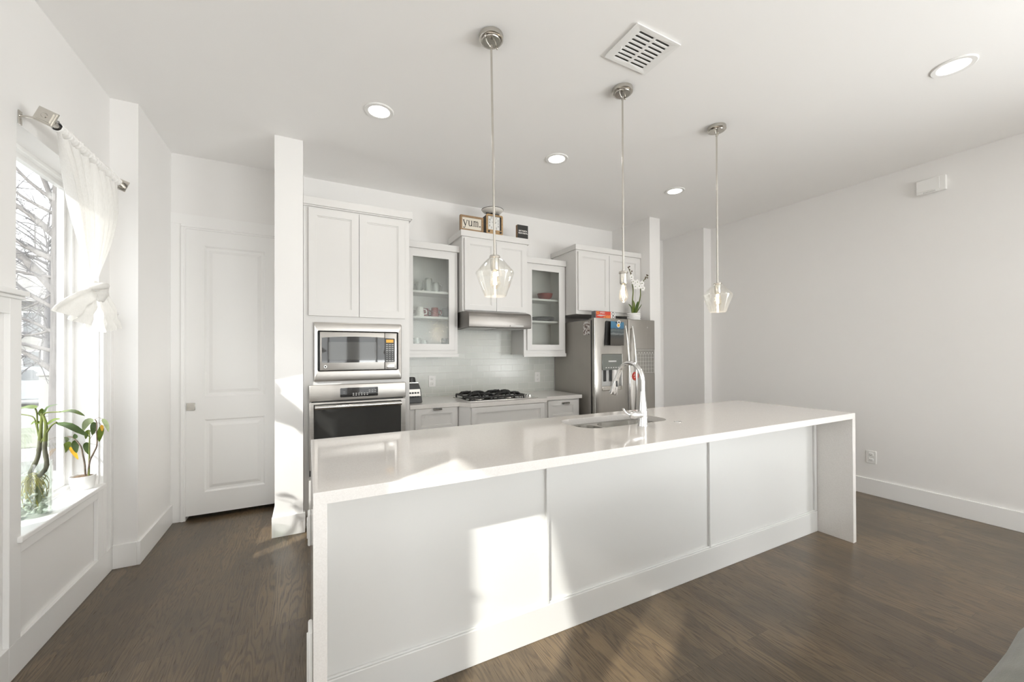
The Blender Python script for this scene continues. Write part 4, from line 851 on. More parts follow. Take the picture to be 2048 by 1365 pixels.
MB().box(1.985, 2.112, 3.6985, 3.70, ZT, ZT+0.145).build('face', 'sign_black', es, smooth=0)
text('EAT PASTA', 0.0205, facing_y(2.05, 3.6982, ZT+0.082), 'lettering', 'sign_white', es, offset=0.0006)
text('RUN FASTA.', 0.0205, facing_y(2.052, 3.6982, ZT+0.058), 'lettering', 'sign_white', es, offset=0.0006)

# ------------------------------------------------------------------ dishes behind the glass doors
S1, S2, S0 = 1.963, 1.714, 1.363
S0 = 1.3635
def dish(name, label, cat, prof, x, y, z, mat, group=None, handle=None, seg=24, rim=None, hcol=None):
    o = MB().lathe([(r, z+h) for r, h in prof], (x, y, 0), seg)
    t = thing(name, label, cat, (x, y, z), group); o.build('body', mat, t, smooth=50)
    if handle:
        a, r0, z0_, z1_ = handle; d = Vector((math.cos(a), math.sin(a), 0)); c_ = Vector((x, y, z))
        P = spline([c_+d*r0+Vector((0, 0, z0_)), c_+d*(r0+0.026)+Vector((0, 0, z0_+0.006)), c_+d*(r0+0.03)+Vector((0, 0, (z0_+z1_)/2)), c_+d*(r0+0.024)+Vector((0, 0, z1_-0.006)), c_+d*r0+Vector((0, 0, z1_))], 4)
        MB().tube(P, 0.005, 8).build('handle', hcol or mat, t, smooth=60)
    return t
mugp = [(0.026, 0), (0.034, 0.004), (0.0375, 0.05), (0.0375, 0.098), (0.0345, 0.098), (0.0335, 0.012), (0.0001, 0.008)]
invp = [(0.041, 0), (0.040, 0.03), (0.034, 0.09), (0.03, 0.097), (0.0001, 0.098), (0.0001, 0.094), (0.03, 0.09), (0.037, 0.0)]
glp = [(0.030, 0), (0.034, 0.004), (0.037, 0.06), (0.036, 0.12), (0.034, 0.12), (0.034, 0.01), (0.0001, 0.008)]
stein = [(0.033, 0), (0.042, 0.004), (0.044, 0.03), (0.043, 0.11), (0.036, 0.136), (0.03, 0.14), (0.0001, 0.141), (0.0001, 0.136), (0.034, 0.13), (0.039, 0.1), (0.039, 0.0)]
g_ = 'glass mugs on the top shelf'
dish('glass_mug', 'clear glass mug at the left rear of the top shelf, left cabinet', 'mug', [(r*0.8, z*0.8) for r, z in stein], 1.005, 3.98, S1, 'drink_glass', g_, (2.6, 0.03, 0.02, 0.085))
dish('glass_mug', 'tallest clear glass mug on the top shelf of the left glass cabinet', 'mug', stein, 1.078, 3.90, S1, 'drink_glass', g_, (PI*0.95, 0.04, 0.03, 0.11))
dish('glass_mug', 'short clear glass mug right of the tallest on the top shelf', 'mug', [(r*0.9, z*0.74) for r, z in stein], 1.153, 3.90, S1, 'drink_glass', g_, (0.0, 0.036, 0.02, 0.085))
g_ = 'mugs on the middle shelf'
dish('mug', 'white mug half hidden at the far left of the middle shelf, left cabinet', 'mug', mugp, 0.893, 3.93, S2, 'mug_white', g_, (-0.2, 0.036, 0.02, 0.075))
dish('mug', 'white mug upside down on the middle shelf of the left glass cabinet', 'mug', invp, 0.992, 3.90, S2, 'mug_white', g_, (-0.25, 0.036, 0.025, 0.075))
dish('mug', 'dark red mug just right of the white mug', 'mug', [(r*1.05, z*0.94) for r, z in mugp], 1.068, 3.99, S2, 'mug_red', g_, (-0.3, 0.038, 0.02, 0.072))
dish('mug', 'brighter red mug in the middle of the middle shelf', 'mug', invp, 1.143, 3.90, S2, 'bowl_red', g_, (-0.1, 0.036, 0.025, 0.075))
dish('mug', 'patterned dark grey mug at the right end of the middle shelf', 'mug', mugp, 1.262, 3.92, S2, 'cup_dark', g_, (PI, 0.036, 0.02, 0.075))
g_ = 'glasses on the bottom shelf'
dish('drinking_glass', 'clear tumbler at the left end of the bottom shelf', 'glass', glp, 0.89, 3.93, S0+0.02, 'drink_glass', g_)
dish('drinking_glass', 'clear tumbler with dark print, second from left on the bottom shelf', 'glass', glp, 0.965, 3.92, S0+0.02, 'drink_glass', g_)
dish('drinking_glass', 'clear short tumbler in the middle of the bottom shelf', 'glass', [(r*0.8, z*0.8) for r, z in glp], 1.035, 3.90, S0+0.02, 'drink_glass', g_)
dish('patterned_cup', 'green and dark patterned tumbler at the right end of the bottom shelf', 'cup', glp, 1.245, 3.90, S0+0.02, 'cup_dark', g_)
for (a, b) in ((0.804, 1.327), (2.123, 2.637)):
    pass
bowlp = [(0.035, 0), (0.05, 0.004), (0.08, 0.035), (0.092, 0.075), (0.089, 0.075), (0.077, 0.037), (0.05, 0.01), (0.0001, 0.008)]
dish('bowl', 'red ceramic bowl on the top shelf of the right glass cabinet', 'bowl', bowlp, 2.463, 3.92, S1, 'bowl_red')
platep = [(0.06, 0), (0.08, 0.002), (0.13, 0.014), (0.13, 0.017), (0.08, 0.006), (0.0001, 0.005)]
nm = ['bottom', 'second from bottom', 'middle', 'second from top', 'top']
for k in range(5): dish('plate', 'dark plate, %s of the stack on the middle shelf' % nm[k], 'plate', platep, 2.44+0.004*(k % 2), 3.935, S2+0.0085*k, 'plate_dark', 'dark plates stacked on the middle shelf', seg=32)
for k in range(3): dish('plate', 'white plate, %s of the stack at the bottom of the right glass cabinet' % ('lowest', 'middle', 'uppermost')[k], 'plate', platep, 2.45, 3.935, S0+0.02+0.0085*k, 'plate_white', 'white plates at the cabinet bottom', seg=32)

# ------------------------------------------------------------------ pendants, cans, vent, chime
def pendant(label, x, y, shade, tilt=0.0):
    t = thing('pendant_lamp', label, 'pendant lamp', (x, y, CZ), 'pendant lamps over the island'); z0 = 1.862
    cn = MB().lathe([(0.062, CZ), (0.063, CZ-0.004), (0.062, CZ-0.022), (0.058, CZ-0.026), (0.048, CZ-0.028), (0.046, CZ-0.031), (0.0001, CZ-0.032)], (x, y, 0), 36).build('canopy', 'nickel', t, smooth=40)
    mb = MB().ball((x-0.045, y-0.025, CZ-0.033), 0.006, 10, rings=6).ball((x+0.045, y+0.025, CZ-0.033), 0.006, 10, rings=6); mb.build('screw', 'nickel', cn, smooth=60)
    MB().tube([(x+0.034*math.cos(a), y+0.012*math.cos(a), CZ-0.032-0.026*math.sin(a)) for a in [PI*k/14 for k in range(15)]], 0.003, 8).tube([(x, y, CZ-0.05), (x, y, CZ-0.066)], 0.0075, 12).build('swivel_loop', 'nickel', cn, smooth=60)
    MB().tube([(x, y, CZ-0.055), (x, y, 2.42)], 0.0055, 12).tube([(x, y, 2.425), (x, y, z0-0.004)], 0.0062, 12).tube([(x, y, z0+0.0), (x, y, z0-0.014)], 0.0085, 12).build('rod', 'nickel', t, smooth=60)
    MB().lathe([(0.0001, z0-0.012), (0.026, z0-0.013), (0.0275, z0-0.016), (0.0275, z0-0.024), (0.0225, z0-0.027), (0.0215, z0-0.085), (0.019, z0-0.09), (0.0001, z0-0.09)], (x, y, 0), 28).build('socket_cup', 'nickel', t, smooth=40)
    bb = [(0.012, z0-0.088), (0.014, z0-0.10), (0.026, z0-0.145), (0.029, z0-0.165), (0.026, z0-0.182), (0.013, z0-0.197), (0.004, z0-0.204), (0.0001, z0-0.205)]
    if shade: bb = [(r*0.95, z0-0.088+(z-(z0-0.088))*0.82) for r, z in bb]
    b_ = MB().lathe(bb, (x, y, 0), 24).build('bulb', 'bulb_glass', t, smooth=70)
    k = 0.82 if shade else 1.0
    fb = MB()
    for q in range(4):
        a = 2*PI*q/4; fb.tube([(x+0.004*math.cos(a), y+0.004*math.sin(a), z0-0.098), (x+0.009*math.cos(a), y+0.009*math.sin(a), z0-0.098-0.075*k)], 0.0016, 6)
    fb.build('filament', 'bulb_filament', b_)
    if shade:
        pr = [(0.030, z0-0.026), (0.042, z0-0.034), (0.060, z0-0.052), (0.0955, z0-0.094), (0.0985, z0-0.102), (0.0965, z0-0.110), (0.056, z0-0.220), (0.053, z0-0.222), (0.0515, z0-0.219), (0.0925, z0-0.110), (0.0945, z0-0.102), (0.0915, z0-0.096), (0.057, z0-0.055), (0.040, z0-0.037), (0.030, z0-0.029)]
        MB().lathe(pr, (x, y, 0), 40, closed=True).build('glass_shade', 'shade_glass', t, smooth=30)
    t.rotation_euler = (0, tilt, 0)
    lp = bpy.data.lights.new('bulb_light', 'POINT'); lp.energy = 1.2; lp.color = (1, 0.82, 0.6); lp.shadow_soft_size = 0.02
    lo = bpy.data.objects.new('bulb_light', lp); COL.objects.link(lo); lo.location = (x, y, z0-0.235)
pendant('nickel pendant with clear glass shade nearest the camera, left of three', 0.838, 1.84, True, -0.014)
pendant('nickel pendant with bare teardrop bulb and no glass shade, middle of three', 1.727, 1.845, False)
pendant('nickel pendant with clear glass shade farthest right, over the island end', 2.625, 1.85, True)
def can(label, x, y):
    t = thing('recessed_light', label, 'ceiling light', (x, y, CZ), 'recessed ceiling lights')
    MB().lathe([(0.068, CZ-0.004), (0.070, CZ-0.006), (0.090, CZ-0.007), (0.095, CZ-0.003), (0.095, CZ), (0.068, CZ)], (x, y, 0), 40, closed=True).build('trim_ring', 'white_plastic', t, smooth=40)
    MB().lathe([(0.0001, CZ-0.0035), (0.069, CZ-0.0035), (0.069, CZ-0.001)], (x, y, 0), 40).build('diffuser', 'lamp_diffuser', t, smooth=40)
    light('can_light', 'AREA', (x, y, CZ-0.012), (0, 0, -1), CAN_E, (1.0, 0.95, 0.89), shape='DISK', size=0.13)
can('recessed ceiling light nearest the tall oven cabinet', 0.43, 2.755)
can('recessed ceiling light in the middle of the row, before the hood cabinet', 1.855, 2.76)
can('recessed ceiling light before the refrigerator, right of the row', 3.285, 2.775)
can('recessed ceiling light near the right wall, apart from the row of three', 3.27, 0.838)
vt = thing('ceiling_vent', 'square white louvred air vent in the ceiling between pendants', 'vent', (1.593, 1.555, CZ))
VX0, VX1, VY0, VY1 = 1.44, 1.746, 1.43, 1.68
slots = []
for c_ in range(2):
    for r in range(8):
        a0 = VX0+0.045+c_*0.113; slots.append(rrect(a0, a0+0.098, VY0+0.028+r*0.0255, VY0+0.028+r*0.0255+0.0135, 0.0065, 3))
MB().prism([(VX0, VY0), (VX1, VY0), (VX1, VY1), (VX0, VY1)], 'z', CZ-0.011, CZ-0.006, holes=slots, b=0.0006).build('grille', 'white_plastic', vt)
MB().prism([(VX0+0.008, VY0+0.008), (VX1-0.008, VY0+0.008), (VX1-0.008, VY1-0.008), (VX0+0.008, VY1-0.008)], 'z', CZ-0.006, CZ, holes=[[(VX0+0.02, VY0+0.02), (VX1-0.02, VY0+0.02), (VX1-0.02, VY1-0.02), (VX0+0.02, VY1-0.02)]]).build('flange', 'white_plastic', vt, smooth=0)
MB().box(VX0+0.02, VX1-0.02, VY0+0.02, VY1-0.02, CZ-0.0015, CZ-0.0005).build('duct', 'duct_grey', vt, smooth=0)
MB().tube(spline([(VX0+0.032, 1.575, CZ-0.011), (VX0+0.03, 1.578, CZ-0.026), (VX0+0.03, 1.585, CZ-0.038)], 4), 0.0022, 8).build('damper_lever', 'white_plastic', vt)
ch = thing('door_chime', 'white wall box with a small grille high on the right wall', 'door chime', (WR, 1.35, 2.70))
MB().box(4.70, WR, 1.255, 1.435, 2.70, 2.822, 0.005).build('case', 'white_plastic', ch)
MB().box(4.695, 4.701, 1.292, 1.432, 2.722, 2.818, 0.002).build('cover', 'white_plastic', ch)
mb = MB()
for k in range(9): mb.box(4.6985, 4.701, 1.318+k*0.0085, 1.322+k*0.0085, 2.703, 2.715)
mb.build('grille', 'grey_plastic', ch, smooth=0)

# ------------------------------------------------------------------ curtains
def curtain_meshes(y0, y1, yk, zk, xk=0.077, xr=0.10, zr=2.385, seed=1, hang=1.0):
    """sheer panel gathered on a rod, drawn together and knotted; local coordinates: +x into the room"""
    rng = random.Random(seed); mb = MB()
    yc0, hw0 = (y0+y1)/2, (y1-y0)/2
    def P(s, t):                                  # s down, t across (folds)
        u = t*2-1
        hw = hw0*(1-s)+0.032*s; yc = yc0*(1-s)+yk*s
        amp = 0.012+0.022*math.sin(PI*min(1, s*1.1))
        ph = 2*PI*8*t+1.3*math.sin(5*t+seed)
        x_ = xr*(1-s)+xk*s+amp*math.sin(ph)*(1-0.45*s)+(0.018*math.sin(PI*s) if t > 0.47 else -0.004*math.sin(PI*s))
        y_ = yc+hw*(u+0.05*math.cos(ph)*(1-s))
        return Vector((x_, y_, (zr-0.018)*(1-s)+zk*s))
    mb.grid(lambda t, s: P(s, t), 150, 30)
    pk = MB(); n = 140                            # ruffled pocket round the rod
    def R(a, t):
        ang = 2*PI*a; rr = 0.0195+0.0022*math.sin(2*PI*27*t+3*math.sin(9*t))+0.0022*math.sin(2*PI*41*t+5*a)
        if 0.15 < a < 0.35: rr += 0.010*(0.6+0.4*math.sin(2*PI*31*t+2*math.sin(17*t)))
        return Vector((xr+rr*math.cos(ang), y0+(y1-y0)*t, zr+rr*math.sin(ang)))
    pk.grid(R, 20, n)
    kn = MB()                                     # knot
    def lump(c, ra, rb, rc, rip, ph, tiltm):
        def Fp(a, b):
            th_, f_ = 2*PI*a, PI*b
            d = Vector((math.sin(f_)*math.cos(th_), math.sin(f_)*math.sin(th_), math.cos(f_)))
            k_ = 1+rip*math.sin(7*f_+2*th_+ph)+0.12*noise.noise(d*2.3+Vector((ph, 0, 0)))
            return Vector(c)+tiltm @ Vector((d.x*ra*k_, d.y*rb*k_, d.z*rc*k_))
        kn.grid(Fp, 36, 22)
    lump((xk, yk, zk-0.035), 0.036, 0.062, 0.034, 0.06, 0.5, Matrix.Rotation(0.15, 3, 'X'))
    lump((xk+0.022, yk+0.02, zk-0.06), 0.03, 0.040, 0.055, 0.07, 2.0, Matrix.Rotation(-0.5, 3, 'X'))
    kn.tube(spline([(xk-0.03, yk-0.06, zk-0.05), (xk+0.025, yk-0.042, zk-0.036), (xk+0.04, yk+0.012, zk-0.024), (xk+0.022, yk+0.058, zk-0.016), (xk-0.02, yk+0.062, zk-0.028)], 6), 0.018, 12)
    tl = MB()                                     # the two free ends
    def tail(start, sdir, A, B, belly, rip, layers=2):
        S0_, S1_ = Vector(start)-Vector(sdir), Vector(start)+Vector(sdir); A, B = Vector(A), Vector(B)
        for L in range(layers):
            sg = 1 if L == 0 else -1
            def Q(t, s):
                a = S0_.lerp(S1_, t); b = A.lerp(B, t); p = a.lerp(b, s)
                p.z += belly*math.sin(PI*s*0.8)*(1-t*0.6)
                p.x += sg*0.026*math.sin(PI*t)**0.7*math.sin(PI*min(1, 0.15+s*0.75))+rip*math.sin(2*PI*(2.6*t)+seed+L)*(0.3+s)+0.012*noise.noise(Vector((t*4, s*4, L+seed)))
                return p
            tl.grid(Q, 30, 18)
    return mb, kn, tl, tail, pk
def curtain(label, group, loc, rot, y0, y1, yk, zk, A1, B1, A2, B2, seed, parts_from=None):
    t = bpy.data.objects.new('curtain', None); COL.objects.link(t); t.location = loc; t.rotation_euler = (0, 0, rot); WO[t] = Vector((0, 0, 0)); tag(t, label, 'curtain', group)
    mb, kn, tl, tail, pk = curtain_meshes(y0, y1, yk, zk, seed=seed)
    tail((0.085, yk-0.015, zk-0.075), (0, -0.03, -0.05), A1, B1, 0.03, 0.012)
    tail((0.10, yk+0.035, zk-0.07), (0, 0.03, 0.03), A2, B2, -0.03, 0.014)
    mb.build('drape', 'sheer_cloth', t, smooth=180, recalc=False); pk.build('rod_pocket', 'double_cloth', t, smooth=180, recalc=False); kn.build('knot', 'sheer_cloth', t, smooth=180, recalc=False); tl.build('tail', 'sheer_cloth', t, smooth=180, recalc=False)
    return t
def rod(label, group, loc, rot, y0, y1, xr=0.10, zr=2.385):
    t = bpy.data.objects.new('curtain_rod', None); COL.objects.link(t); t.location = loc; t.rotation_euler = (0, 0, rot); WO[t] = Vector((0, 0, 0)); tag(t, label, 'curtain rod', group)
    MB().tube([(xr, y0, zr), (xr, (y0+y1)/2, zr)], 0.0125, 16).tube([(xr, (y0+y1)/2, zr), (xr, y1, zr)], 0.0105, 16).build('pole', 'nickel', t, smooth=60)
    for (y, s) in ((y0, -1), (y1, 1)):
        mb = MB(); a0 = math.radians(24)
        for (r, d0, d1) in ((0.046, 0.0, 0.006), (0.040, 0.006, 0.010), (0.031, 0.010, 0.015)):
            q = [(r*math.cos(a0+PI/2*k), r*math.sin(a0+PI/2*k)) for k in range(4)]
            mb.prism([(xr+p[0], zr+p[1]) for p in q], 'y', y+s*(0.012-d0) if False else y-s*d0*-1, y+s*d1)
        mb.tube([(xr, y-s*0.03, zr), (xr, y, zr)], 0.0165, 16); mb.lathe([(0.0001, 0.0185*s), (0.009, 0.018*s), (0.012, 0.014*s)], (xr, y, zr), 16, 'y')
        mb.build('finial', 'nickel', t, smooth=30)
    for y in (y0+0.045, y1-0.03):
        MB().box(0.0, 0.004, y-0.012, y+0.012, zr-0.035, zr+0.025, 0.001).tube([(0.003, y, zr+0.005), (xr-0.01, y, zr+0.005)], 0.005, 8).tube([(xr, y-0.007, zr), (xr, y+0.007, zr)], 0.0155, 16).build('bracket', 'nickel', t, smooth=40)
    return t
GC, GR = 'white knotted window curtains', 'nickel curtain rods'
rod('nickel curtain rod with square finials above the plant window', GR, (WL, 0, 0), 0, 2.455, 3.225)
curtain('white sheer curtain knotted at its middle in the plant window', GC, (WL, 0, 0), 0, 2.535, 3.185, 2.953, 1.752, (0.055, 2.60, 1.555), (0.085, 2.915, 1.48), (0.10, 2.985, 1.49), (0.125, 3.14, 1.515), 1)
rod('nickel curtain rod above the window beside the camera', GR, (WL, -2.69, 0), 0, 2.255, 3.225)
curtain('white sheer curtain knotted in the window beside the camera', GC, (WL, 0, 0), 0, -0.10, 0.425, 0.12, 1.10, (0.05, -0.06, 0.95), (0.085, 0.08, 0.87), (0.10, 0.16, 0.885), (0.125, 0.24, 0.925), 2)
rod('nickel curtain rod over the left window behind the camera', GR, (0, YBH, 0), PI/2, -1.0, 0.05, zr=2.56)
for (a, lab, q) in ((-0.30, 'white knotted curtain at the left window behind the camera', 0.12), (-1.80, 'white knotted curtain at the middle window behind the camera', -0.1)):
    t = curtain(lab, GC, (0, YBH, 0), PI/2, a-0.3, a+0.3, a+q, 1.6, (0.05, a+q-0.26, 1.4), (0.085, a+q-0.03, 1.32), (0.10, a+q+0.04, 1.33), (0.125, a+q+0.15, 1.37), 3)
rod('nickel curtain rod over the middle window behind the camera', GR, (0, YBH, 0), PI/2, -2.15, -1.1, zr=2.56)
sn = MB().box(WL-0.105, WL-0.085, 3.155, 3.185, 2.225, 2.265, 0.003).build('window_sensor', 'white_plastic', origin=(WL-0.1, 3.17, 2.24)); tag(sn, 'tiny white sensor on the upper frame of the plant window', 'sensor')

# ------------------------------------------------------------------ plants on the sill
SZ = WZ0
va = thing('glass_vase', 'clear glass cylinder vase of water on the near end of the window sill', 'vase', (-1.166, 2.75, SZ))
vx, vy = -1.166, 2.75
MB().lathe([(0.0001, SZ), (0.058, SZ), (0.060, SZ+0.003), (0.060, SZ+0.255), (0.0565, SZ+0.255), (0.0565, SZ+0.014), (0.0001, SZ+0.012)], (vx, vy, 0), 40).build('glass', 'vase_glass', va, smooth=40)
MB().lathe([(0.0001, SZ+0.013), (0.0555, SZ+0.014), (0.0555, SZ+0.205), (0.0001, SZ+0.205)], (vx, vy, 0), 40).build('water', 'water', va, smooth=40)
mb = MB(); rg = random.Random(4)
for k in range(46):
    a, r = rg.uniform(0, 2*PI), 0.044*math.sqrt(rg.random()); mb.ball((vx+r*math.cos(a), vy+r*math.sin(a), SZ+0.022+0.011*(k % 9)), 0.0095, 8, rz=0.007, rings=5)
pb = mb.build('pebbles', 'pebble', va, smooth=70); pb['kind'] = 'stuff'
pl = thing('water_plant', 'leafy green plant rooted in the glass vase of water', 'plant', (vx, vy, SZ+0.14))
S_ = [[(-1.17, 2.752, 0.745), (-1.182, 2.756, 0.777), (-1.15, 2.74, 0.856), (-1.14, 2.734, 0.932), (-1.136, 2.731, 0.981), (-1.131, 2.728, 1.07)], [(-1.145, 2.737, 0.765), (-1.118, 2.725, 0.80), (-1.112, 2.722, 0.834), (-1.119, 2.723, 0.899), (-1.116, 2.721, 0.954), (-1.114, 2.72, 1.014), (-1.126, 2.726, 1.06)]]
for i, s_ in enumerate(S_):
    q = spline(s_, 6); n = len(q); kk = int(n*0.62)
    MB().tube(q[:kk+1], [0.0092*(1-0.25*k/n)+(0.0012 if k % 5 == 0 else 0) for k in range(kk+1)], 12).build('stem', 'stem_grey', pl, smooth=60)
    MB().tube(q[kk:], [0.0074*(1-0.55*k/(n-kk))+0.001 for k in range(n-kk)], 12).build('young_stem', 'stem_green', pl, smooth=60)
def petiole(pts, r=0.0035): MB().tube(spline(pts, 5), r, 8).build('petiole', 'stem_green', pl, smooth=60)
petiole([(-1.143, 2.735, 0.95), (-1.150, 2.738, 1.0), (-1.152, 2.739, 1.066), (-1.16, 2.745, 1.092)])
leaf(MB(), [(-1.155, 2.74, 1.094), (-1.189, 2.758, 1.103), (-1.235, 2.775, 1.09)], 0.018, (0.35, -0.5, 0.8)).build('leaf', 'leaf_green', pl, smooth=60)
petiole([(-1.14, 2.734, 0.921), (-1.116, 2.721, 0.965), (-1.092, 2.709, 1.008), (-1.068, 2.696, 1.027)])
leaf(MB(), [(-1.075, 2.70, 1.024), (-1.019, 2.671, 1.013), (-0.971, 2.646, 0.983), (-0.927, 2.624, 0.955)], 0.019, (0.25, -0.55, 0.8)).build('leaf', 'leaf_dark', pl, smooth=60)
petiole([(-1.128, 2.727, 1.05), (-1.116, 2.721, 1.071), (-1.053, 2.688, 1.076)])
leaf(MB(), [(-1.058, 2.69, 1.076), (-1.0, 2.66, 1.081), (-0.948, 2.634, 1.056)], 0.014, (0.2, -0.5, 0.85)).build('leaf', 'leaf_green', pl, smooth=60)
leaf(MB(), [(-1.128, 2.727, 1.055), (-1.131, 2.725, 1.075), (-1.128, 2.722, 1.094)], 0.013, (0.4, -0.9, 0.1)).build('leaf', 'leaf_green', pl, smooth=60)
leaf(MB(), [(-1.128, 2.727, 1.06), (-1.11, 2.717, 1.096), (-1.082, 2.703, 1.108), (-1.054, 2.688, 1.114)], 0.007, (0.3, -0.6, 0.7)).build('leaf', 'leaf_dark', pl, smooth=60)
leaf(MB(), [(-1.138, 2.732, 1.02), (-1.16, 2.743, 1.03), (-1.178, 2.752, 1.016)], 0.009, (0.3, -0.7, 0.6)).build('leaf', 'leaf_green', pl, smooth=60)
leaf(MB(), [(-1.114, 2.72, 1.014), (-1.08, 2.703, 1.038), (-1.051, 2.687, 1.042)], 0.010, (0.3, -0.7, 0.6)).build('leaf', 'leaf_green', pl, smooth=60)
petiole([(-1.143, 2.735, 0.954), (-1.155, 2.741, 1.008), (-1.169, 2.748, 1.052), (-1.225, 2.775, 1.066)], 0.0028)
mb = MB(); rg = random.Random(9)
for k in range(60):
    a = rg.uniform(0, 2*PI); r1 = rg.uniform(0.015, 0.05); L = rg.uniform(0.05, 0.13); zt = 0.765+rg.uniform(-0.015, 0.02)
    q = [(vx+rg.uniform(-0.012, 0.012), vy+rg.uniform(-0.01, 0.01), zt), (vx+r1*0.7*math.cos(a), vy+r1*0.7*math.sin(a), zt-0.012), (vx+r1*math.cos(a+0.3), vy+r1*math.sin(a+0.3), zt-L*0.5), (vx+r1*0.9*math.cos(a+0.7), vy+r1*0.9*math.sin(a+0.7), zt-L)]
    mb.tube(spline(q, 4), 0.0013+0.0008*rg.random(), 5)
mb.build('roots', 'root', pl, smooth=60)['kind'] = 'stuff'
leaf(MB(), [(-1.14, 2.715, 0.735), (-1.135, 2.72, 0.68), (-1.16, 2.735, 0.625), (-1.18, 2.745, 0.605)], 0.015, (0.6, -0.8, 0)).build('sunken_leaf', 'leaf_green', pl, smooth=60)

px_, py_ = -1.147, 3.165
pp = thing('potted_plant', 'small leafy plant in a white oval pot at the far end of the sill', 'potted plant', (px_, py_, SZ))
MB().lathe([(0.0001, SZ), (0.040, SZ), (0.047, SZ+0.008), (0.054, SZ+0.05), (0.055, SZ+0.078), (0.052, SZ+0.078), (0.050, SZ+0.07), (0.0001, SZ+0.069)], (px_, py_, 0), 36).build('pot', 'ceramic_white', pp, smooth=45)
MB().lathe([(0.0505, SZ+0.0695), (0.03, SZ+0.076), (0.0001, SZ+0.077)], (px_, py_, 0), 24).build('soil', 'soil', pp, smooth=60)
dO = Vector((-0.012, 0.07, -0.015))     # from the upright plane of the twigs to the pot
def sh(*p): return Vector(p)+Vector((-0.015, 0.075, -0.022))
T_ = [[sh(-1.12, 3.087, 0.675), sh(-1.122, 3.083, 0.745), sh(-1.133, 3.09, 0.80), sh(-1.14, 3.094, 0.838), sh(-1.16, 3.102, 0.872), sh(-1.182, 3.112, 0.896), sh(-1.208, 3.124, 0.902)],
      [sh(-1.107, 3.081, 0.675), sh(-1.097, 3.072, 0.758), sh(-1.077, 3.064, 0.808), sh(-1.061, 3.055, 0.852), sh(-1.061, 3.052, 0.928), sh(-1.061, 3.052, 0.979), sh(-1.071, 3.058, 1.0)],
      [sh(-1.103, 3.079, 0.675), sh(-1.10, 3.075, 0.77), sh(-1.098, 3.072, 0.88), sh(-1.098, 3.072, 0.938)]]
for i, s_ in enumerate(T_):
    q = spline(s_, 6); MB().tube(q, [0.0042*(1-0.6*k/len(q))+0.0008 for k in range(len(q))], 8).build('stem', 'stem_green' if i == 2 else 'stem_brown', pp, smooth=60)
NR = (0.45, -0.85, 0.1)
LV = [('leaf_green', 0.017, (-1.20, 3.12, 0.874), (-1.215, 3.128, 0.84), (-1.232, 3.136, 0.795)), ('leaf_dark', 0.017, (-1.17, 3.108, 0.882), (-1.17, 3.108, 0.844), (-1.163, 3.104, 0.806)), ('leaf_yellow', 0.011, (-1.197, 3.12, 0.842), (-1.174, 3.11, 0.804), (-1.155, 3.10, 0.768)), ('leaf_dark', 0.016, (-1.115, 3.082, 0.868), (-1.113, 3.082, 0.836), (-1.103, 3.076, 0.796)), ('leaf_dark', 0.017, (-1.077, 3.061, 0.985), (-1.076, 3.06, 0.948), (-1.083, 3.062, 0.908)), ('leaf_pale', 0.02, (-1.078, 3.061, 1.0), (-1.112, 3.078, 0.98), (-1.13, 3.086, 0.932)), ('leaf_green', 0.015, (-1.037, 3.04, 0.962), (-1.042, 3.042, 0.918), (-1.05, 3.048, 0.868)), ('leaf_yellow', 0.008, (-1.037, 3.038, 0.968), (-1.034, 3.038, 0.952), (-1.034, 3.038, 0.93)), ('leaf_pale', 0.012, (-1.032, 3.035, 1.004), (-1.012, 3.026, 0.972), (-1.0, 3.02, 0.926)), ('leaf_pale', 0.02, (-1.21, 3.125, 0.90), (-1.235, 3.14, 0.862), (-1.243, 3.146, 0.79)), ('leaf_dark', 0.011, (-1.165, 3.10, 0.89), (-1.168, 3.10, 0.905), (-1.17, 3.10, 0.918)), ('leaf_green', 0.012, (-1.10, 3.074, 0.94), (-1.112, 3.08, 0.918), (-1.118, 3.084, 0.885))]
for (mt_, w_, a, b, c_) in LV: leaf(MB(), [sh(*a), sh(*b), sh(*c_)], w_, NR).build('leaf', mt_, pp, smooth=60)
for a, b in ((T_[1][5], sh(-1.037, 3.04, 0.965)), (T_[1][6], sh(-1.032, 3.035, 1.004)), (T_[1][4], sh(-1.1, 3.075, 0.88))): MB().tube([a, a.lerp(b, 0.5)+Vector((0, 0, 0.008)), b], 0.0012, 6).build('petiole', 'stem_brown', pp)

# ------------------------------------------------------------------ sofa (only its corner shows)
so = thing('sofa', 'grey-green fabric sofa whose back corner shows at the lower right', 'sofa', (2.1, -0.2, 0))
def puff(mb, x0, x1, y0, y1, z0, z1, r, amp=0.012, seed=0):
    tmp = MB().box(x0, x1, y0, y1, z0, z1, r, 5)
    bm = bmesh.new(); vv = [bm.verts.new(p) for p in tmp.v]; [bm.faces.new([vv[i] for i in f]) for f in tmp.f]
    bmesh.ops.subdivide_edges(bm, edges=list(bm.edges), cuts=3, use_grid_fill=True)
    cx_, cy_, cz_ = (x0+x1)/2, (y0+y1)/2, (z0+z1)/2
    for v in bm.verts:
        d = (v.co-Vector((cx_, cy_, cz_))); v.co += d.normalized()*amp*(1.5*noise.noise(v.co*7+Vector((seed, 0, 0)))+0.8)
    bm.verts.index_update(); mb.add([v.co.copy() for v in bm.verts], [[v.index for v in f.verts] for f in bm.faces]); bm.free(); return mb
puff(MB(), 1.16, 3.05, -0.62, 0.20, 0.10, 0.40, 0.04, 0.004).build('base', 'sofa_cloth', so, smooth=60)
puff(MB(), 1.16, 3.05, 0.05, 0.255, 0.36, 0.60, 0.06, 0.006).build('back', 'sofa_cloth', so, smooth=60)
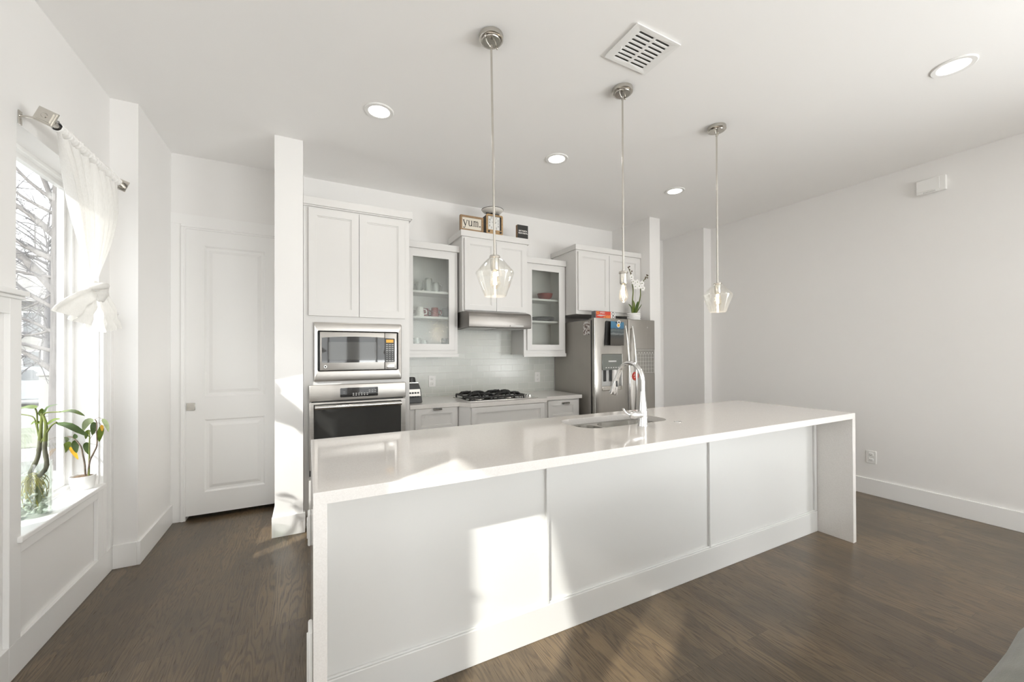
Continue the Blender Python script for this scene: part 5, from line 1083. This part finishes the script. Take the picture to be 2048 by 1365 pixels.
for k in range(3): puff(MB(), 1.20+0.615*k, 1.80+0.615*k, -0.02, 0.235, 0.42, 0.665, 0.07, 0.02, k*3.1).build('back_cushion', 'sofa_cloth', so, smooth=60)
for k in range(3): puff(MB(), 1.20+0.615*k, 1.80+0.615*k, -0.60, 0.0, 0.38, 0.50, 0.045, 0.008, k*5.7).build('seat_cushion', 'sofa_cloth', so, smooth=60)
for x in (1.02, 3.05): puff(MB(), x, x+0.16, -0.62, 0.24, 0.10, 0.56, 0.06, 0.006, x).build('arm', 'sofa_cloth', so, smooth=60)
for (x, y) in ((1.1, -0.55), (3.1, -0.55), (1.1, 0.14), (3.1, 0.14)): MB().lathe([(0.02, 0), (0.028, 0.10)], (x, y, 0), 12).build('leg', 'sign_black', so)

so.location.y += 0.065
# ------------------------------------------------------------------ outside the window
GZ = -0.5
struct(MB().box(-60, -1.6, -30, 70, GZ-0.1, GZ), 'ground_outside', 'concrete', smooth=0)
struct(MB().add([(-40, 14.5, GZ+0.012), (-2.2, 14.5, GZ+0.012), (-2.2, 11.4, GZ+0.012), (-40, 11.4, GZ+0.012), (-40, 14.5, GZ), (-2.2, 14.5, GZ), (-2.2, 11.4, GZ), (-40, 11.4, GZ)], [(0, 1, 2, 3), (4, 7, 6, 5), (0, 4, 5, 1), (1, 5, 6, 2), (2, 6, 7, 3), (3, 7, 4, 0)]), 'ground_lawn', 'lawn', smooth=0)
tr = thing('bare_tree', 'leafless pale-barked tree with drooping branches right outside the plant window', 'tree', (-3.66, 9.2, GZ))
MB().tube(spline([(-3.53, 9.15, GZ), (-3.57, 9.15, 0.4), (-3.57, 9.15, 1.6), (-3.58, 9.15, 3.2), (-3.57, 9.15, 5.5), (-3.57, 9.15, 8.0)], 6), [0.16-0.09*k/30 for k in range(31)], 14).build('trunk', 'bark', tr, smooth=60)
rg = random.Random(21)
def branch(a, b, r, sub=6):
    a, b = Vector(a), Vector(b); L = (b-a).length; md = a.lerp(b, 0.5)+Vector((rg.uniform(-.05, .05), rg.uniform(-.05, .05), rg.uniform(-.06, .06)))*L
    q = spline([a, md, b], 6); mb = MB().tube(q, [r*(1-0.65*k/(len(q)-1)) for k in range(len(q))], 7)
    br = mb.build('branch', 'bark', tr, smooth=60); tw = MB()
    for k in range(sub):
        p = q[rg.randint(3, len(q)-1)]; d = (b-a).normalized(); e = (d*rg.uniform(0.1, 0.9)+Vector((rg.uniform(-1, 1), rg.uniform(-1, 1), rg.uniform(-0.7, 1)))*0.75).normalized(); l_ = rg.uniform(0.3, 0.9)
        e2 = p+e*l_+Vector((0, 0, rg.uniform(-0.2, 0.05))); tw.tube([p, p.lerp(e2, 0.5)+Vector((0, 0, 0.03)), e2], [r*0.22, r*0.15, r*0.06], 5)
        for _ in range(4):
            p2 = p.lerp(e2, rg.uniform(0.25, 1)); tw.tube([p2, p2+(e+Vector((rg.uniform(-1, 1), rg.uniform(-1, 1), rg.uniform(-1, 1)))).normalized()*rg.uniform(0.12, 0.4)], [r*0.08, r*0.03], 4)
    tw.build('twigs', 'twig', br, smooth=60)['kind'] = 'stuff'
for (z0_, z1_, r) in ((2.30, 2.98, .085), (2.85, 3.26, .055), (3.2, 3.72, .06), (2.05, 2.55, .04), (1.0, 1.34, .055), (1.38, 1.54, .04), (3.45, 4.75, .045), (3.8, 4.5, .035), (1.65, 1.9, .03), (1.82, 1.75, .025), (2.6, 2.75, .03), (3.0, 3.1, .03), (3.6, 4.1, .03), (4.2, 5.0, .05), (2.45, 2.2, .022)):
    d = rg.uniform(-0.12, 0.35); branch((-3.57, 9.15, z0_), (-4.66, 9.74+d, z0_+(z1_-z0_)*1.7), r, 12)
for k in range(14):
    a = rg.uniform(-0.9, 1.4); z = rg.uniform(2.0, 6.5); L = rg.uniform(1.2, 2.4); branch((-3.66, 9.2, z), (-3.66+L*math.cos(a), 9.2+L*math.sin(a), z+rg.uniform(-0.2, 0.9)), rg.uniform(.03, .06), 5)
# far trees give the haze of fine twigs against the sky
for i, (x, y, hgt) in enumerate(((-10.6, 26.0, 9.0),)):
    t2 = thing('bare_tree', 'distant leafless tree across the street, before the pale house', 'tree', (x, y, GZ))
    MB().tube([(x, y, GZ), (x, y, hgt*0.35), (x+0.2, y, hgt*0.8)], [0.16, 0.13, 0.05], 8).build('trunk', 'twig', t2, smooth=60)
    mb = MB()
    for k in range(70):
        z = rg.uniform(1.5, hgt*0.8); a = rg.uniform(0, 2*PI); L = rg.uniform(0.8, 2.3); p = Vector((x, y, z)); q = p+Vector((math.cos(a)*L, math.sin(a)*L, rg.uniform(0.2, 1.4)))
        mb.tube([p, p.lerp(q, 0.5)+Vector((0, 0, 0.1)), q], [0.035, 0.024, 0.01], 4)
        for _ in range(3):
            p2 = p.lerp(q, rg.uniform(0.3, 1)); mb.tube([p2, p2+Vector((rg.uniform(-1, 1), rg.uniform(-1, 1), rg.uniform(-0.2, 1)))*0.7], [0.014, 0.006], 4)
    mb.build('twigs', 'twig', t2, smooth=60)['kind'] = 'stuff'
ub = thing('utility_box', 'white utility cabinet standing on the drive outside the window', 'utility box', (-6.9, 17.1, GZ))
MB().box(-7.08, -6.72, 16.9, 17.3, GZ, 0.72, 0.02).build('cabinet', 'siding', ub); MB().box(-7.12, -6.68, 16.86, 17.34, 0.72, 0.80, 0.02).build('lid', 'siding', ub)
ca = thing('parked_car', 'pale silver car parked across the street outside', 'car', (-9.2, 21.2, GZ))
prof = [(-2.1, 0.25), (2.1, 0.25), (2.15, 0.65), (1.95, 0.82), (1.1, 0.92), (0.55, 1.38), (-0.9, 1.42), (-1.6, 0.98), (-2.1, 0.88), (-2.18, 0.6)]
MB().prism([(-9.2+p[0], GZ+p[1]) for p in prof], 'y', 20.4, 22.0, b=0.05).build('body', 'car_paint', ca)
MB().prism([(-9.2+p[0], GZ+p[1]) for p in [(0.95, 0.95), (0.5, 1.32), (-0.85, 1.35), (-1.4, 1.0)]], 'y', 20.385, 22.015).build('windows', 'house_glass', ca)
for x in (-10.5, -7.85):
    for y in (20.42, 21.82): MB().lathe([(0.2, 0), (0.32, 0.01), (0.32, 0.15), (0.2, 0.16)], (x, y, GZ+0.32), 20, 'y').build('wheel', 'tyre', ca)
ho = thing('neighbour_house', 'pale two-storey house with grey roof across the street', 'house', (-14, 34, GZ))
MB().box(-24, -9.5, 31, 40, GZ, 4.2).build('wall', 'siding', ho, smooth=0)
MB().prism([(30.3, 4.2), (40.7, 4.2), (35.5, 7.2)], 'x', -24.6, -9.0).build('roof', 'roof_grey', ho, smooth=0)
for x in (-13.6, -12.3, -15.5):
    for z in (0.3, 2.4):
        f_ = MB().box(x, x+0.8, 30.94, 31.0, z, z+1.3).build('window_frame', 'white_plastic', ho, smooth=0); MB().box(x+0.07, x+0.73, 30.92, 30.95, z+0.07, z+1.23).build('window_pane', 'house_glass', f_, smooth=0)
for i, (x, w_) in enumerate(((-14.0, 0.9), (-11.6, 0.8))):
    o = MB(); o.grid(lambda a, b: Vector((x+w_*math.sin(PI*b)*math.cos(2*PI*a)*(1+0.2*noise.noise(Vector((a*9, b*9, i)))), 28.5+0.8*math.sin(PI*b)*math.sin(2*PI*a), GZ+0.6-0.6*math.cos(PI*b))), 24, 14)
    tag(o.build('garden_shrub', 'hedge', origin=(x, 28.5, GZ), smooth=60), ('rounded grey-green shrub before the house, left one', 'rounded grey-green shrub before the house, right one')[i], 'shrub')
